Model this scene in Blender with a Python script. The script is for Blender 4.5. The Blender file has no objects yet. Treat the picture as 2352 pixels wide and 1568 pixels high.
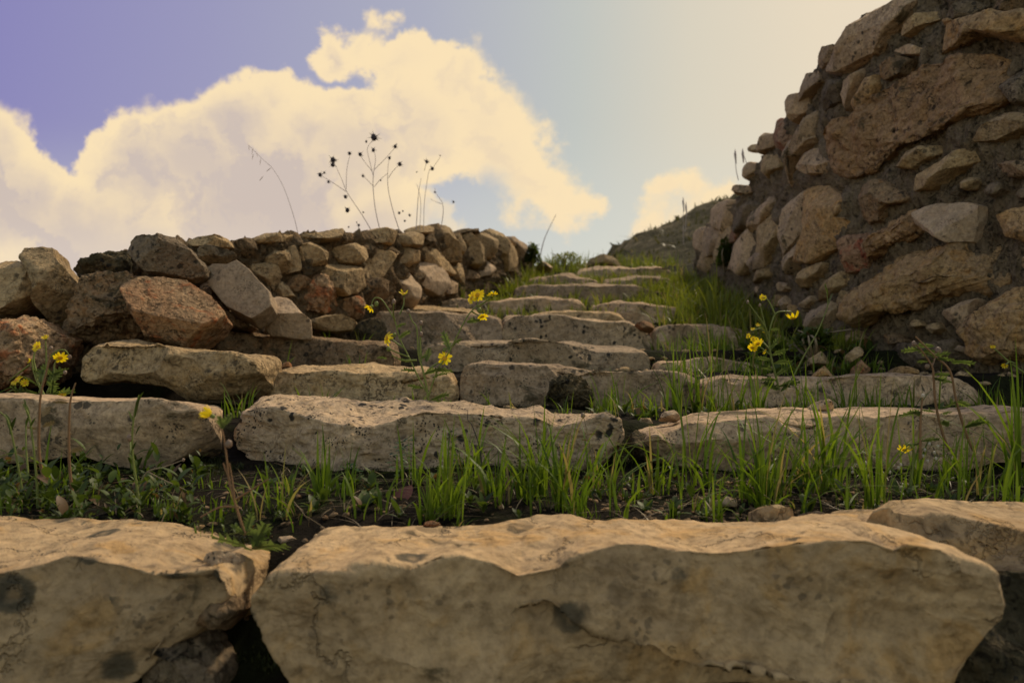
import bpy, math, random
import numpy as np
from mathutils import Vector
R_ = math.radians
scene = bpy.context.scene
col = scene.collection
rng = np.random.default_rng(7)
random.seed(7)

# ------------------------------------------------------------------ camera
S = 0.7            # metres per layout unit
F0 = 1568.0        # focal length in layout pixels (24 mm on 36 mm)
cam_d = bpy.data.cameras.new("camera"); cam = bpy.data.objects.new("camera", cam_d); col.objects.link(cam)
cam.location = (0, 0, 0); cam.rotation_euler = (R_(90), 0, 0)
cam_d.lens = 24; cam_d.sensor_width = 36; cam_d.clip_start = 0.02; cam_d.clip_end = 2000
cam_d.dof.use_dof = True; cam_d.dof.focus_distance = 1.42; cam_d.dof.aperture_fstop = 4.5
scene.camera = cam
scene.view_settings.view_transform = 'Standard'; scene.view_settings.look = 'None'
scene.view_settings.gamma = 1; scene.view_settings.exposure = 0.0
scene.cycles.max_bounces = 6; scene.cycles.transparent_max_bounces = 6

# ------------------------------------------------------------------ sun
SUN = Vector((0.40, 0.52, 0.74)).normalized()
sl = bpy.data.lights.new("sun", 'SUN'); sl.energy = 3.0; sl.angle = R_(5.0); sl.color = (1.0, 0.84, 0.60)
so = bpy.data.objects.new("sun", sl); col.objects.link(so)
so.rotation_euler = SUN.to_track_quat('Z', 'Y').to_euler()
so.location = (3, 4, 6)

# ------------------------------------------------------------------ sky (world)
def s2l(r, g, b):
    f = lambda c: ((c/255+0.055)/1.055)**2.4 if c/255 > 0.04045 else c/255/12.92
    return (f(r), f(g), f(b), 1)
class NT:
    def __init__(s, t): s.t = t; s.n = t.nodes; s.l = t.links
    def node(s, kind, **kw):
        n = s.n.new(kind)
        for k, v in kw.items():
            if k == 'ins':
                for a, b in v.items():
                    if hasattr(b, 'is_linked') or isinstance(b, bpy.types.NodeSocket): s.l.new(b, n.inputs[a])
                    else: n.inputs[a].default_value = b
            else: setattr(n, k, v)
        return n
    def math(s, op, a, b=None, c=None, clamp=False):
        n = s.n.new('ShaderNodeMath'); n.operation = op; n.use_clamp = clamp
        for i, v in enumerate((a, b, c)):
            if v is None: continue
            if isinstance(v, bpy.types.NodeSocket): s.l.new(v, n.inputs[i])
            else: n.inputs[i].default_value = v
        return n.outputs[0]
    def mix(s, f, a, b, mode='MIX'):
        n = s.n.new('ShaderNodeMix'); n.data_type = 'RGBA'; n.blend_type = mode
        for i, v in ((0, f), (6, a), (7, b)):
            if isinstance(v, bpy.types.NodeSocket): s.l.new(v, n.inputs[i])
            else: n.inputs[i].default_value = v
        return n.outputs[2]
    def ramp(s, f, pts, interp='LINEAR'):
        n = s.n.new('ShaderNodeValToRGB'); n.color_ramp.interpolation = interp
        el = n.color_ramp.elements
        while len(el) < len(pts): el.new(0.5)
        for e, (p, c) in zip(el, pts):
            e.position = p; e.color = c if len(c) == 4 else (*c, 1)
        s.l.new(f, n.inputs[0]); return n.outputs[0]
    def smooth(s, f, a, b, c=0.0, d=1.0):
        n = s.n.new('ShaderNodeMapRange'); n.interpolation_type = 'SMOOTHSTEP'
        s.l.new(f, n.inputs[0])
        for i, v in enumerate((a, b, c, d)): n.inputs[i+1].default_value = v
        return n.outputs[0]
    def noise(s, vec, scale, detail=4, rough=0.55, dist=0.0, out=0):
        n = s.n.new('ShaderNodeTexNoise'); s.l.new(vec, n.inputs['Vector'])
        n.inputs['Scale'].default_value = scale; n.inputs['Detail'].default_value = detail
        n.inputs['Roughness'].default_value = rough; n.inputs['Distortion'].default_value = dist
        return n.outputs[out]

world = bpy.data.worlds.new("World"); scene.world = world; world.use_nodes = True
wt = NT(world.node_tree); wt.n.clear()
tc = wt.node('ShaderNodeTexCoord').outputs['Generated']
sep = wt.node('ShaderNodeSeparateXYZ', ins={0: tc})
dx, dy, dz = sep.outputs
yy = wt.math('MAXIMUM', dy, 0.08)
a_ = wt.math('DIVIDE', dx, yy); b_ = wt.math('DIVIDE', dz, yy)
ab = wt.node('ShaderNodeCombineXYZ', ins={0: a_, 1: b_}).outputs[0]
wa = wt.noise(ab, 5.0, 9, 0.60, 0.0, 1)
wb = wt.noise(ab, 17.0, 9, 0.66, 0.0, 1)
d1 = wt.node('ShaderNodeVectorMath', operation='SUBTRACT', ins={0: wa, 1: (0.5, 0.5, 0.5)}).outputs[0]
d2 = wt.node('ShaderNodeVectorMath', operation='SUBTRACT', ins={0: wb, 1: (0.5, 0.5, 0.5)}).outputs[0]
d1 = wt.node('ShaderNodeVectorMath', operation='MULTIPLY', ins={0: d1, 1: (0.17, 0.17, 0)}).outputs[0]
d2 = wt.node('ShaderNodeVectorMath', operation='MULTIPLY', ins={0: d2, 1: (0.07, 0.07, 0)}).outputs[0]
q = wt.node('ShaderNodeVectorMath', operation='ADD', ins={0: ab, 1: d1}).outputs[0]
q = wt.node('ShaderNodeVectorMath', operation='ADD', ins={0: q, 1: d2}).outputs[0]
puffs = [(-60,400,180),(40,470,170),(180,510,150),(330,410,150),(450,400,170),(560,310,135),(630,235,85),(700,320,120),
         (820,370,165),(770,120,58),(830,85,50),(885,30,26),(915,150,72),(1035,200,82),(1110,270,110),(1160,350,125),
         (960,300,140),(1290,460,75),(1230,430,90),(1350,480,36),(600,560,290),(880,600,190),(250,640,240)]
small = [(1510,465,46),(1590,450,44),(1670,480,52),(1520,520,50),(1620,520,85),(1560,455,40)]
def union(lst, q, k=0.02):
    cur = None
    for (x, y, r) in lst:
        c = ((x-1176)/F0, (784-y)/F0, 0)
        dn = wt.node('ShaderNodeVectorMath', operation='DISTANCE', ins={0: q, 1: c}).outputs['Value']
        v = wt.math('SUBTRACT', r/F0, dn)
        cur = v if cur is None else wt.math('SMOOTH_MAX', cur, v, k)
    return cur
fld = union(puffs, q)
hole = union([(1120,465,46),(1075,500,44),(1000,520,26)], q)
fld = wt.math('MAXIMUM', fld, union(small, q, 0.01))
soft = wt.node('ShaderNodeMapRange', interpolation_type='SMOOTHSTEP')
wt.l.new(fld, soft.inputs[0]); soft.inputs[1].default_value = -0.008
wt.l.new(wt.math('MULTIPLY_ADD', wt.smooth(wt.noise(ab, 4.0, 3), 0.42, 0.64), 0.026, 0.006), soft.inputs[2])
mask = wt.math('MULTIPLY', soft.outputs[0], wt.math('MULTIPLY_ADD', wt.smooth(hole, -0.03, 0.03), -0.8, 1.0))
front = wt.smooth(dy, 0.12, 0.3)
mask = wt.math('MULTIPLY', mask, front)
# clear sky: violet blue on the left, pale green grey, then warm haze around the hidden sun at upper right
base = wt.ramp(wt.math('MULTIPLY_ADD', a_, 0.62, 0.5),
   [(0.03, s2l(134,128,184)), (0.22, s2l(150,147,186)), (0.42, s2l(168,170,188)), (0.56, s2l(188,192,186)), (0.66, s2l(212,204,184)), (0.78, s2l(226,211,184)), (0.95, s2l(230,213,186))])
low = wt.smooth(b_, 0.34, 0.10)
base = wt.mix(wt.math('MULTIPLY', low, 0.62), base, s2l(208,209,202))
nish = wt.node('ShaderNodeTexSky', sky_type='NISHITA', sun_disc=False)
nish.sun_elevation = math.asin(SUN.z); nish.sun_rotation = math.atan2(SUN.x, SUN.y)
nis = wt.mix(1.0, nish.outputs[0], (0.25, 0.195, 0.135, 1), 'MULTIPLY')
skyc = wt.mix(wt.math('MULTIPLY_ADD', front, 0.92, 0.0), nis, base)
n1 = wt.noise(ab, 2.6, 5, 0.5)
shade = wt.smooth(n1, 0.36, 0.62)
depth = wt.smooth(fld, 0.01, 0.09)
lshade = wt.math('MULTIPLY_ADD', wt.smooth(a_, 0.05, -0.30), 0.8, 0.12)
sh = wt.math('MULTIPLY', wt.math('MULTIPLY_ADD', shade, 0.45, 0.55), wt.math('MULTIPLY', depth, lshade))
bil = wt.node('ShaderNodeVectorMath', operation='ADD', ins={0: q, 1: (-0.018, -0.022, 0)}).outputs[0]
rel = wt.math('SUBTRACT', wt.noise(q, 6.5, 6, 0.55), wt.noise(bil, 6.5, 6, 0.55))
rel = wt.math('MULTIPLY', wt.smooth(rel, -0.01, 0.10), wt.math('MULTIPLY', wt.smooth(fld, 0.0, 0.04), 0.5))
sh = wt.math('MINIMUM', wt.math('ADD', sh, wt.math('MULTIPLY', rel, wt.math('MULTIPLY_ADD', lshade, 0.8, 0.25))), 1.0)
cloud = wt.mix(wt.math('MULTIPLY', sh, 0.95), s2l(250,226,184), s2l(204,189,181))
hz = wt.smooth(b_, 0.2, 0.12)
cloud = wt.mix(wt.math('MULTIPLY', hz, 0.25), cloud, s2l(228,215,205))
skyc = wt.mix(mask, skyc, cloud)
bg = wt.node('ShaderNodeBackground', ins={0: skyc, 1: 1.0})
wo = wt.node('ShaderNodeOutputWorld', ins={0: bg.outputs[0]})

# ------------------------------------------------------------------ helpers: space
def P(px, py, d):
    return np.array([S*(px-1176)/F0*d, S*d, S*(784-py)/F0*d])
def pix(X, d): return 1176 + X/(S*d)*F0
def Rg(k):
    ox, oy, f = {1:(0,470.4,.36),2:(658.6,470.4,.36),3:(1505.3,0,.36),4:(1505.3,470.4,.36),5:(0,846.7,.46),6:(752.6,846.7,.46),
                 7:(1505.3,846.7,.46),8:(470.4,188.2,.28),0:(0,0,1)}[k]
    return lambda pts: [(ox+f*x, oy+f*y) for x, y in pts]

# ------------------------------------------------------------------ helpers: noise
_perm = rng.permutation(4096)
_grad = rng.normal(size=(4096, 3)); _grad /= np.linalg.norm(_grad, axis=1)[:, None]
def gnoise(p):
    i = np.floor(p).astype(np.int64); f = p - i
    u = f*f*f*(f*(f*6-15)+10); out = 0
    for cx in (0, 1):
        for cy in (0, 1):
            for cz in (0, 1):
                h = _perm[(_perm[(_perm[(i[:,0]+cx) & 4095] + i[:,1]+cy) & 4095] + i[:,2]+cz) & 4095]
                g = _grad[h]
                dd = g[:,0]*(f[:,0]-cx)+g[:,1]*(f[:,1]-cy)+g[:,2]*(f[:,2]-cz)
                w = (u[:,0] if cx else 1-u[:,0])*(u[:,1] if cy else 1-u[:,1])*(u[:,2] if cz else 1-u[:,2])
                out = out + w*dd
    return out
def fbm(p, scale, oct=4, gain=0.5, seed=0, ridge=False):
    q = p*scale + seed*13.17; a = 1.0; s = 0
    for _ in range(oct):
        n = gnoise(q)
        if ridge: n = 0.35 - np.abs(n)*1.4
        s = s + a*n; a *= gain; q = q*2.03 + 5.3
    return s

# ------------------------------------------------------------------ helpers: objects
def new_mesh(name, verts, faces, mat, parent=None, smooth=True, origin=None, mats=None):
    me = bpy.data.meshes.new(name)
    v = np.asarray(verts, dtype=np.float64)
    if parent is not None and origin is None: o_ = np.array(parent.location)
    elif origin is None:
        mn = v.min(0); mx = v.max(0); o_ = np.array([(mn[0]+mx[0])/2, (mn[1]+mx[1])/2, mn[2]])
    else: o_ = np.array(origin)
    v = v - o_
    if isinstance(faces, np.ndarray):
        nf, k = faces.shape
        me.vertices.add(len(v)); me.vertices.foreach_set('co', v.ravel())
        me.loops.add(nf*k); me.loops.foreach_set('vertex_index', faces.ravel().astype(np.int32))
        me.polygons.add(nf); me.polygons.foreach_set('loop_start', np.arange(nf, dtype=np.int32)*k)
        me.update(calc_edges=True)
    else:
        me.from_pydata(v.tolist(), [], faces); me.update()
    if smooth: me.polygons.foreach_set('use_smooth', np.ones(len(me.polygons), dtype=bool))
    me.materials.append(mat)
    o = bpy.data.objects.new(name, me); col.objects.link(o)
    if parent is None: o.location = o_
    else:
        o.parent = parent
        if origin is not None: o.location = o_ - np.array(parent.location)
    return o
def tag(o, label=None, cat=None, group=None, kind=None):
    if label: o['label'] = label
    if cat: o['category'] = cat
    if group: o['group'] = group
    if kind: o['kind'] = kind
    return o
def empty(name, loc, label, cat, group=None):
    o = bpy.data.objects.new(name, None); col.objects.link(o); o.location = loc; o.empty_display_size = 0.05
    return tag(o, label, cat, group)

def normals(v, f):
    a = v[f[:,1]]-v[f[:,0]]; b = v[f[:,2]]-v[f[:,0]]
    n = np.cross(a, b); vn = np.zeros_like(v)
    for k in range(f.shape[1]): np.add.at(vn, f[:,k], n)
    return vn/(np.linalg.norm(vn, axis=1)[:,None]+1e-12)

def scoop(v, C, Rr):
    w = v - C; L = np.linalg.norm(w, axis=1); m = L < Rr
    v[m] = C + w[m]/np.maximum(L[m], 1e-6)[:,None]*Rr

# ------------------------------------------------------------------ materials
def principled(nt, colr, rough=0.9, normal=None, spec=0.15):
    b = nt.node('ShaderNodeBsdfPrincipled')
    if isinstance(colr, bpy.types.NodeSocket): nt.l.new(colr, b.inputs['Base Color'])
    else: b.inputs['Base Color'].default_value = colr
    if isinstance(rough, bpy.types.NodeSocket): nt.l.new(rough, b.inputs['Roughness'])
    else: b.inputs['Roughness'].default_value = rough
    b.inputs['Specular IOR Level'].default_value = spec
    if normal is not None: nt.l.new(normal, b.inputs['Normal'])
    return b
def mat_base(name):
    m = bpy.data.materials.new(name); m.use_nodes = True; nt = NT(m.node_tree); nt.n.clear(); return m, nt
def out(nt, sh): nt.node('ShaderNodeOutputMaterial', ins={0: sh})

def stone_mat(name, c1, c2, c3, lichen=0.5, pits=0.3, patch=0.5, bump=1.0, moss=0.25, sc=1.0, mot=1.0, crack=0.6, rings=0.0):
    c1, c2, c3 = [(min(c_[0]*1.12, .6), c_[1]*0.99, c_[2]*0.87, 1) for c_ in (c1, c2, c3)]
    m, nt = mat_base(name)
    tco = nt.node('ShaderNodeTexCoord').outputs['Object']
    rnd = nt.node('ShaderNodeObjectInfo').outputs['Random']
    off = nt.math('MULTIPLY', rnd, 37.0)
    v = nt.node('ShaderNodeVectorMath', operation='ADD', ins={0: tco, 1: off}).outputs[0]
    big = nt.noise(v, 5*sc, 5, 0.55, 0.6)
    mid = nt.noise(v, 19*sc, 6, 0.62, 0.8)
    fine = nt.noise(v, 130*sc, 5, 0.65)
    med2 = nt.noise(v, 45*sc, 5, 0.6)
    c = nt.mix(nt.smooth(big, 0.35, 0.68), c1, c2)
    c = nt.mix(nt.math('MULTIPLY', nt.smooth(mid, 0.50, 0.66), patch), c, c3)
    # subtle mottling
    c = nt.mix(0.55*mot, c, nt.ramp(med2, [(0.32, (0.42,0.40,0.37)), (0.5, (0.95,0.95,0.93)), (0.68, (1.35,1.32,1.25))]), 'MULTIPLY')
    c = nt.mix(0.65*mot, c, nt.ramp(fine, [(0.34, (0.50,0.48,0.44)), (0.5, (1.0,1.0,1.0)), (0.68, (1.3,1.3,1.28))]), 'MULTIPLY')
    # tone per stone
    c = nt.mix(1.0, c, nt.ramp(rnd, [(0, (0.80,0.80,0.80)), (0.5, (1.0,0.98,0.95)), (1, (1.14,1.12,1.1))]), 'MULTIPLY')
    # black crustose lichen in clusters
    vd = nt.node('ShaderNodeVectorMath', operation='ADD', ins={0: v, 1: nt.node('ShaderNodeVectorMath', operation='MULTIPLY', ins={0: nt.noise(v, 60, 4, 0.6, 0, 1), 1: (0.016,0.016,0.016)}).outputs[0]}).outputs[0]
    vo = nt.node('ShaderNodeTexVoronoi', ins={'Vector': vd, 'Scale': 42.0*sc, 'Randomness': 1.0})
    spot = nt.smooth(vo.outputs['Distance'], 0.42, 0.30)
    vsel = nt.smooth(nt.node('ShaderNodeSeparateColor', ins={0: vo.outputs['Color']}).outputs[0], 0.35, 0.5)
    clus = nt.smooth(nt.noise(v, 9.0*sc, 3, 0.5), 0.60-0.16*lichen, 0.66-0.14*lichen)
    vo2 = nt.node('ShaderNodeTexVoronoi', ins={'Vector': vd, 'Scale': 150.0*sc, 'Randomness': 1.0})
    sp2 = nt.math('MULTIPLY', nt.smooth(vo2.outputs['Distance'], 0.40, 0.26), nt.smooth(nt.noise(v, 22.0*sc, 3, 0.5), 0.58-0.1*lichen, 0.66-0.1*lichen))
    li = nt.math('MAXIMUM', nt.math('MULTIPLY', nt.math('MULTIPLY', spot, vsel), clus), sp2)
    li = nt.math('MULTIPLY', li, min(1.0, 0.35+lichen))
    c = nt.mix(li, c, (0.035, 0.031, 0.026, 1))
    # dark algae / moss film patches
    mo = nt.smooth(nt.noise(v, 7.5*sc, 6, 0.68, 1.0), 0.66-0.22*moss, 0.74-0.20*moss)
    c = nt.mix(nt.math('MULTIPLY', mo, 0.8), c, nt.mix(nt.smooth(mid, 0.4, 0.6), (0.035,0.030,0.015,1), (0.075,0.062,0.035,1)))
    if rings:
        vr = nt.node('ShaderNodeTexVoronoi', ins={'Vector': vd, 'Scale': 13.0, 'Randomness': 1.0})
        sel = nt.smooth(nt.node('ShaderNodeSeparateColor', ins={0: vr.outputs['Color']}).outputs[1], 0.66, 0.68)
        ring = nt.ramp(vr.outputs['Distance'], [(0.06, (0.45,)*3), (0.16, (1,)*3), (0.25, (0.85,)*3), (0.31, (0,)*3)])
        rw_ = nt.math('MULTIPLY', nt.math('MULTIPLY', ring, sel), nt.smooth(nt.noise(v, 3, 2), 0.42, 0.5))
        c = nt.mix(nt.math('MULTIPLY', rw_, 0.8*rings), c, (0.075, 0.065, 0.045, 1))
    # hairline cracks
    wv = nt.node('ShaderNodeVectorMath', operation='ADD', ins={0: v, 1: nt.node('ShaderNodeVectorMath', operation='MULTIPLY', ins={0: nt.noise(v, 9, 5, 0.6, 0, 1), 1: (0.25,0.25,0.25)}).outputs[0]}).outputs[0]
    ck = nt.node('ShaderNodeTexVoronoi', feature='DISTANCE_TO_EDGE', ins={'Vector': wv, 'Scale': 6.0*sc})
    crk = nt.math('MULTIPLY', nt.smooth(ck.outputs['Distance'], 0.014, 0.002), nt.smooth(nt.noise(v, 8, 3, 0.5), 0.48, 0.60))
    c = nt.mix(nt.math('MULTIPLY', crk, crack), c, (0.05, 0.04, 0.028, 1))
    # pits
    pv = nt.noise(v, 55*sc, 7, 0.72, 0.5)
    pit = nt.smooth(pv, 0.47-0.06*pits, 0.30)
    c = nt.mix(nt.math('MULTIPLY', pit, pits), c, (0.05, 0.038, 0.025, 1))
    h = nt.math('ADD', nt.math('MULTIPLY', fine, 0.22), nt.math('MULTIPLY', mid, 1.2))
    h = nt.math('ADD', h, nt.math('MULTIPLY', med2, 0.7))
    h = nt.math('SUBTRACT', h, nt.math('MULTIPLY', pit, 1.6*pits))
    h = nt.math('SUBTRACT', h, nt.math('MULTIPLY', crk, 0.8))
    bp = nt.node('ShaderNodeBump', ins={'Strength': min(1.0, 0.75*bump), 'Distance': 0.010*bump, 'Height': h})
    out(nt, principled(nt, c, 0.92, bp.outputs[0]).outputs[0])
    return m
def rgb(r, g, b): return (r, g, b, 1)
M = {}
M['cream'] = stone_mat('cream_limestone', rgb(.47,.37,.235), rgb(.38,.295,.19), rgb(.44,.29,.12), 0.12, 0.10, 0.65, 1.1, 0.22, 0.6, 0.75, 0.12, 1.2)
M['pale']  = stone_mat('pale_limestone', rgb(.44,.36,.26), rgb(.33,.275,.21), rgb(.38,.28,.16), 0.62, 0.2, 0.35, 1.0, 0.34, 1.0, 0.85, 0.25)
M['grey']  = stone_mat('grey_limestone', rgb(.46,.37,.27), rgb(.34,.275,.205), rgb(.40,.29,.17), 0.45, 0.2, 0.45, 1.0, 0.42, 1.0, 0.95, 0.3)
M['slab']  = stone_mat('smooth_grey_slab', rgb(.44,.365,.28), rgb(.36,.30,.23), rgb(.38,.29,.19), 0.2, 0.1, 0.5, 0.7, 0.05, 1.0, 0.8, 0.2)
M['ochre'] = stone_mat('ochre_limestone', rgb(.42,.30,.16), rgb(.34,.26,.17), rgb(.42,.25,.09), 0.25, 0.35, 0.55, 1.1, 0.2)
M['brown'] = stone_mat('brown_stone', rgb(.29,.22,.145), rgb(.20,.155,.105), rgb(.30,.18,.09), 0.45, 0.7, 0.6, 1.6, 0.4)
M['rust']  = stone_mat('rust_stone', rgb(.35,.265,.175), rgb(.30,.19,.115), rgb(.38,.14,.06), 0.15, 0.35, 0.8, 1.5, 0.08)
M['redbr'] = stone_mat('red_stone', rgb(.30,.20,.14), rgb(.36,.26,.19), rgb(.26,.075,.05), 0.15, 0.4, 0.9, 1.4, 0.1)
M['dgrey'] = stone_mat('dark_grey_stone', rgb(.20,.17,.13), rgb(.13,.11,.085), rgb(.22,.19,.14), 0.5, 0.35, 0.5, 1.3, 0.45)
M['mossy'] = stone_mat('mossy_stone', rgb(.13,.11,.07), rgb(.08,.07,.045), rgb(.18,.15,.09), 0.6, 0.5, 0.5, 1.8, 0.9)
M['pitted']= stone_mat('pitted_stone', rgb(.44,.31,.19), rgb(.34,.24,.15), rgb(.44,.27,.12), 0.25, 1.0, 0.6, 2.4, 0.15, 0.8)
M['tan']   = stone_mat('tan_stone', rgb(.43,.345,.22), rgb(.36,.285,.18), rgb(.40,.28,.13), 0.35, 0.25, 0.45, 1.2, 0.16)
M['mortar']= stone_mat('lime_mortar', rgb(.19,.165,.125), rgb(.15,.125,.095), rgb(.11,.085,.06), 0.3, 0.5, 0.5, 1.8, 0.3, 0.9)
M['rubble']= stone_mat('rubble_mortar', rgb(.20,.155,.10), rgb(.13,.105,.07), rgb(.24,.17,.10), 0.5, 0.9, 0.6, 2.6, 0.45, 1.4)

def soil_mat():
    m, nt = mat_base('dark_soil')
    v = nt.node('ShaderNodeTexCoord').outputs['Object']
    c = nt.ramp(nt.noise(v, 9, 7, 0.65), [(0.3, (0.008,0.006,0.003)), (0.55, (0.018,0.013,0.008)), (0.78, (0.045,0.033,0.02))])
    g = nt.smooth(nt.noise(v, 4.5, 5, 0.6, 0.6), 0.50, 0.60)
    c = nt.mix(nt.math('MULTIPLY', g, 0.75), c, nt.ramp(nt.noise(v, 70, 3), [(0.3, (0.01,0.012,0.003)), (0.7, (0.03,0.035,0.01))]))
    bp = nt.node('ShaderNodeBump', ins={'Strength': 1.0, 'Distance': 0.02, 'Height': nt.noise(v, 60, 8, 0.7)})
    out(nt, principled(nt, c, 0.95, bp.outputs[0], 0.1).outputs[0]); return m
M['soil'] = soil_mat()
def hill_mat():
    m, nt = mat_base('scrub_slope')
    v = nt.node('ShaderNodeTexCoord').outputs['Object']
    c = nt.ramp(nt.noise(v, 1.6, 8, 0.7), [(0.3, (0.02,0.02,0.01)), (0.5, (0.06,0.052,0.025)), (0.6, (0.14,0.115,0.07)), (0.8, (0.24,0.2,0.14))])
    bp = nt.node('ShaderNodeBump', ins={'Strength': 1.0, 'Distance': 0.2, 'Height': nt.noise(v, 5, 8, 0.7)})
    out(nt, principled(nt, c, 0.95, bp.outputs[0], 0.1).outputs[0]); return m
M['hill'] = hill_mat()
def leaf_mat(name, ca, cb, cc=None, trans=0.45, scale=9.0, rough=0.5):
    m, nt = mat_base(name)
    g = nt.node('ShaderNodeNewGeometry')
    ri = g.outputs['Random Per Island']
    c = nt.mix(ri, ca, cb)
    if cc:
        c = nt.mix(nt.smooth(ri, 0.90, 0.93), c, cc)
    b = principled(nt, c, rough, None, 0.3)
    t = nt.node('ShaderNodeBsdfTranslucent', ins={0: nt.mix(1.0, c, (1.5, 1.5, 0.8, 1), 'MULTIPLY')})
    mx = nt.node('ShaderNodeMixShader', ins={0: trans, 1: b.outputs[0], 2: t.outputs[0]})
    out(nt, mx.outputs[0]); return m
M['grass'] = leaf_mat('grass_blade', rgb(.065,.115,.010), rgb(.15,.21,.018), rgb(.26,.20,.09), 0.48)
M['fargrass'] = leaf_mat('far_grass', rgb(.10,.125,.014), rgb(.20,.22,.028), rgb(.26,.20,.09), 0.40)
M['weed'] = leaf_mat('broad_leaf', rgb(.035,.055,.010), rgb(.085,.12,.018), rgb(.13,.075,.035), 0.35)
M['feather'] = leaf_mat('grey_green_leaf', rgb(.07,.105,.035), rgb(.13,.17,.06), None, 0.35)
M['stem'] = leaf_mat('green_stem', rgb(.17,.20,.05), rgb(.21,.24,.06), None, 0.15)
M['rstem'] = leaf_mat('red_brown_stem', rgb(.22,.12,.06), rgb(.26,.15,.07), None, 0.1)
M['dry'] = leaf_mat('dry_stem', rgb(.24,.18,.11), rgb(.30,.23,.14), None, 0.1)
M['dark'] = leaf_mat('dark_dry_thistle', rgb(.035,.022,.025), rgb(.05,.035,.045), None, 0.05)
M['vstem'] = leaf_mat('dull_thistle_stem', rgb(.36,.29,.28), rgb(.42,.35,.33), None, 0.1)
M['petal'] = leaf_mat('yellow_petal', rgb(.78,.56,.01), rgb(.85,.66,.015), None, 0.4)
M['disc'] = leaf_mat('orange_disc', rgb(.60,.30,.01), rgb(.65,.35,.015), None, 0.1)
M['bud'] = leaf_mat('dry_bud', rgb(.20,.13,.09), rgb(.28,.20,.14), None, 0.1)
M['white'] = leaf_mat('white_seed_pod', rgb(.45,.42,.38), rgb(.55,.5,.45), None, 0.3)
M['clover'] = leaf_mat('dark_round_leaf', rgb(.025,.06,.018), rgb(.035,.08,.02), None, 0.2)

# ------------------------------------------------------------------ ground
GD = [(-40,-6),(-6,-1.6),(-0.4,-.78),(0.9,-.66),(0.98,-.66),(1.17,-.54),(1.30,-.39),(1.45,-.372),(1.85,-.355),(2.05,-.35),(2.17,-.262),(2.85,-.255),(2.98,-.155),(3.7,-.155),(3.82,-.055),(4.72,-.065),
      (4.86,.10),(5.3,.125),(5.45,.20),(5.88,.225),(5.98,.30),(6.95,.37),(7.08,.51),(7.95,.56),(8.08,.67),(9.35,.78),(9.48,.92),(10.5,1.17),(12,1.27),(14,1.2),(40,-3),(400,-30),(1200,-90)]
gx, gz = zip(*GD)
LW = [(-700,2.3),(-200,2.95),(0,3.15),(300,3.35),(500,3.65),(700,4.1),(850,4.6),(960,5.3),(1060,6.2),(1140,7.2),(1190,8.3),(1230,9.6)]
RW = [(1560,9.8),(1590,8.8),(1640,7.6),(1700,6.5),(1760,5.7),(1850,4.85),(1930,4.35),(2050,3.9),(2200,3.5),(2352,3.2),(2600,2.85),(3000,2.5)]
LW_X = np.array([S*(p-1176)/F0*d for p, d in LW]); LW_Y = np.array([d for p, d in LW])
RW_X = np.array([S*(p-1176)/F0*d for p, d in RW]); RW_Y = np.array([d for p, d in RW])
def ground_z(X, Y, rough=True):
    """X, Y world metres -> z world metres"""
    X = np.asarray(X, float); Y = np.asarray(Y, float); d = Y/S
    z = np.interp(d, gx, gz)
    xl = np.interp(d, LW_Y, LW_X); xr = np.interp(-d, -RW_Y, RW_X)
    inside = (d > 2.5) & (d < 14)
    upl = np.clip((xl-0.25-X)/0.15, 0, 1)*inside*0.32*np.clip((d-3)/1.5, 0, 1)
    upr = np.clip((X-xr-0.30)/0.2, 0, 1)*inside*np.interp(d, [2.5,5,7,9,12], [1.5,1.3,.8,.45,0])
    z = z + upl + upr - 0.95*np.clip((xl-0.45-X)/0.9, 0, 1)*np.clip((d-4)/3, 0, 1)*np.clip(1-(d-14)/30, 0, 1)
    if rough:
        p = np.stack([X, Y, 0*X], -1).reshape(-1, 3)
        n = (fbm(p, 6, 3).reshape(X.shape)-0.1)*0.022 + fbm(p, 28, 3).reshape(X.shape)*0.010
        z = z + n*np.clip(1.5-abs(d)/40, 0, 1)
    return z*S
def gz1(X, Y): return float(ground_z(np.array([X]), np.array([Y]))[0])
def grid_faces(nu, nv, wrap_v=False):
    i = np.arange(nu-1)[:,None]; j = np.arange(nv if wrap_v else nv-1)[None,:]
    j2 = (j+1) % nv
    return np.stack([i*nv+j+0*j, i*nv+j2, (i+1)*nv+j2, (i+1)*nv+j+0*j], -1).reshape(-1, 4)
xs = np.concatenate([-np.geomspace(700, 3.05, 40), np.linspace(-3, 3, 330), np.geomspace(3.05, 700, 40)])
ys = np.concatenate([-np.geomspace(300, 0.5, 20), np.linspace(-0.45, 7.5, 460), np.geomspace(7.55, 840, 50)])
GX, GY = np.meshgrid(xs, ys, indexing='ij')
GZ = ground_z(GX, GY)
f = grid_faces(len(xs), len(ys))[:, ::-1]
g = new_mesh('ground', np.stack([GX, GY, GZ], -1).reshape(-1, 3), np.ascontiguousarray(f[:, ::-1]), M['soil'], origin=(0,0,0)); tag(g, kind='structure')

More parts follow.
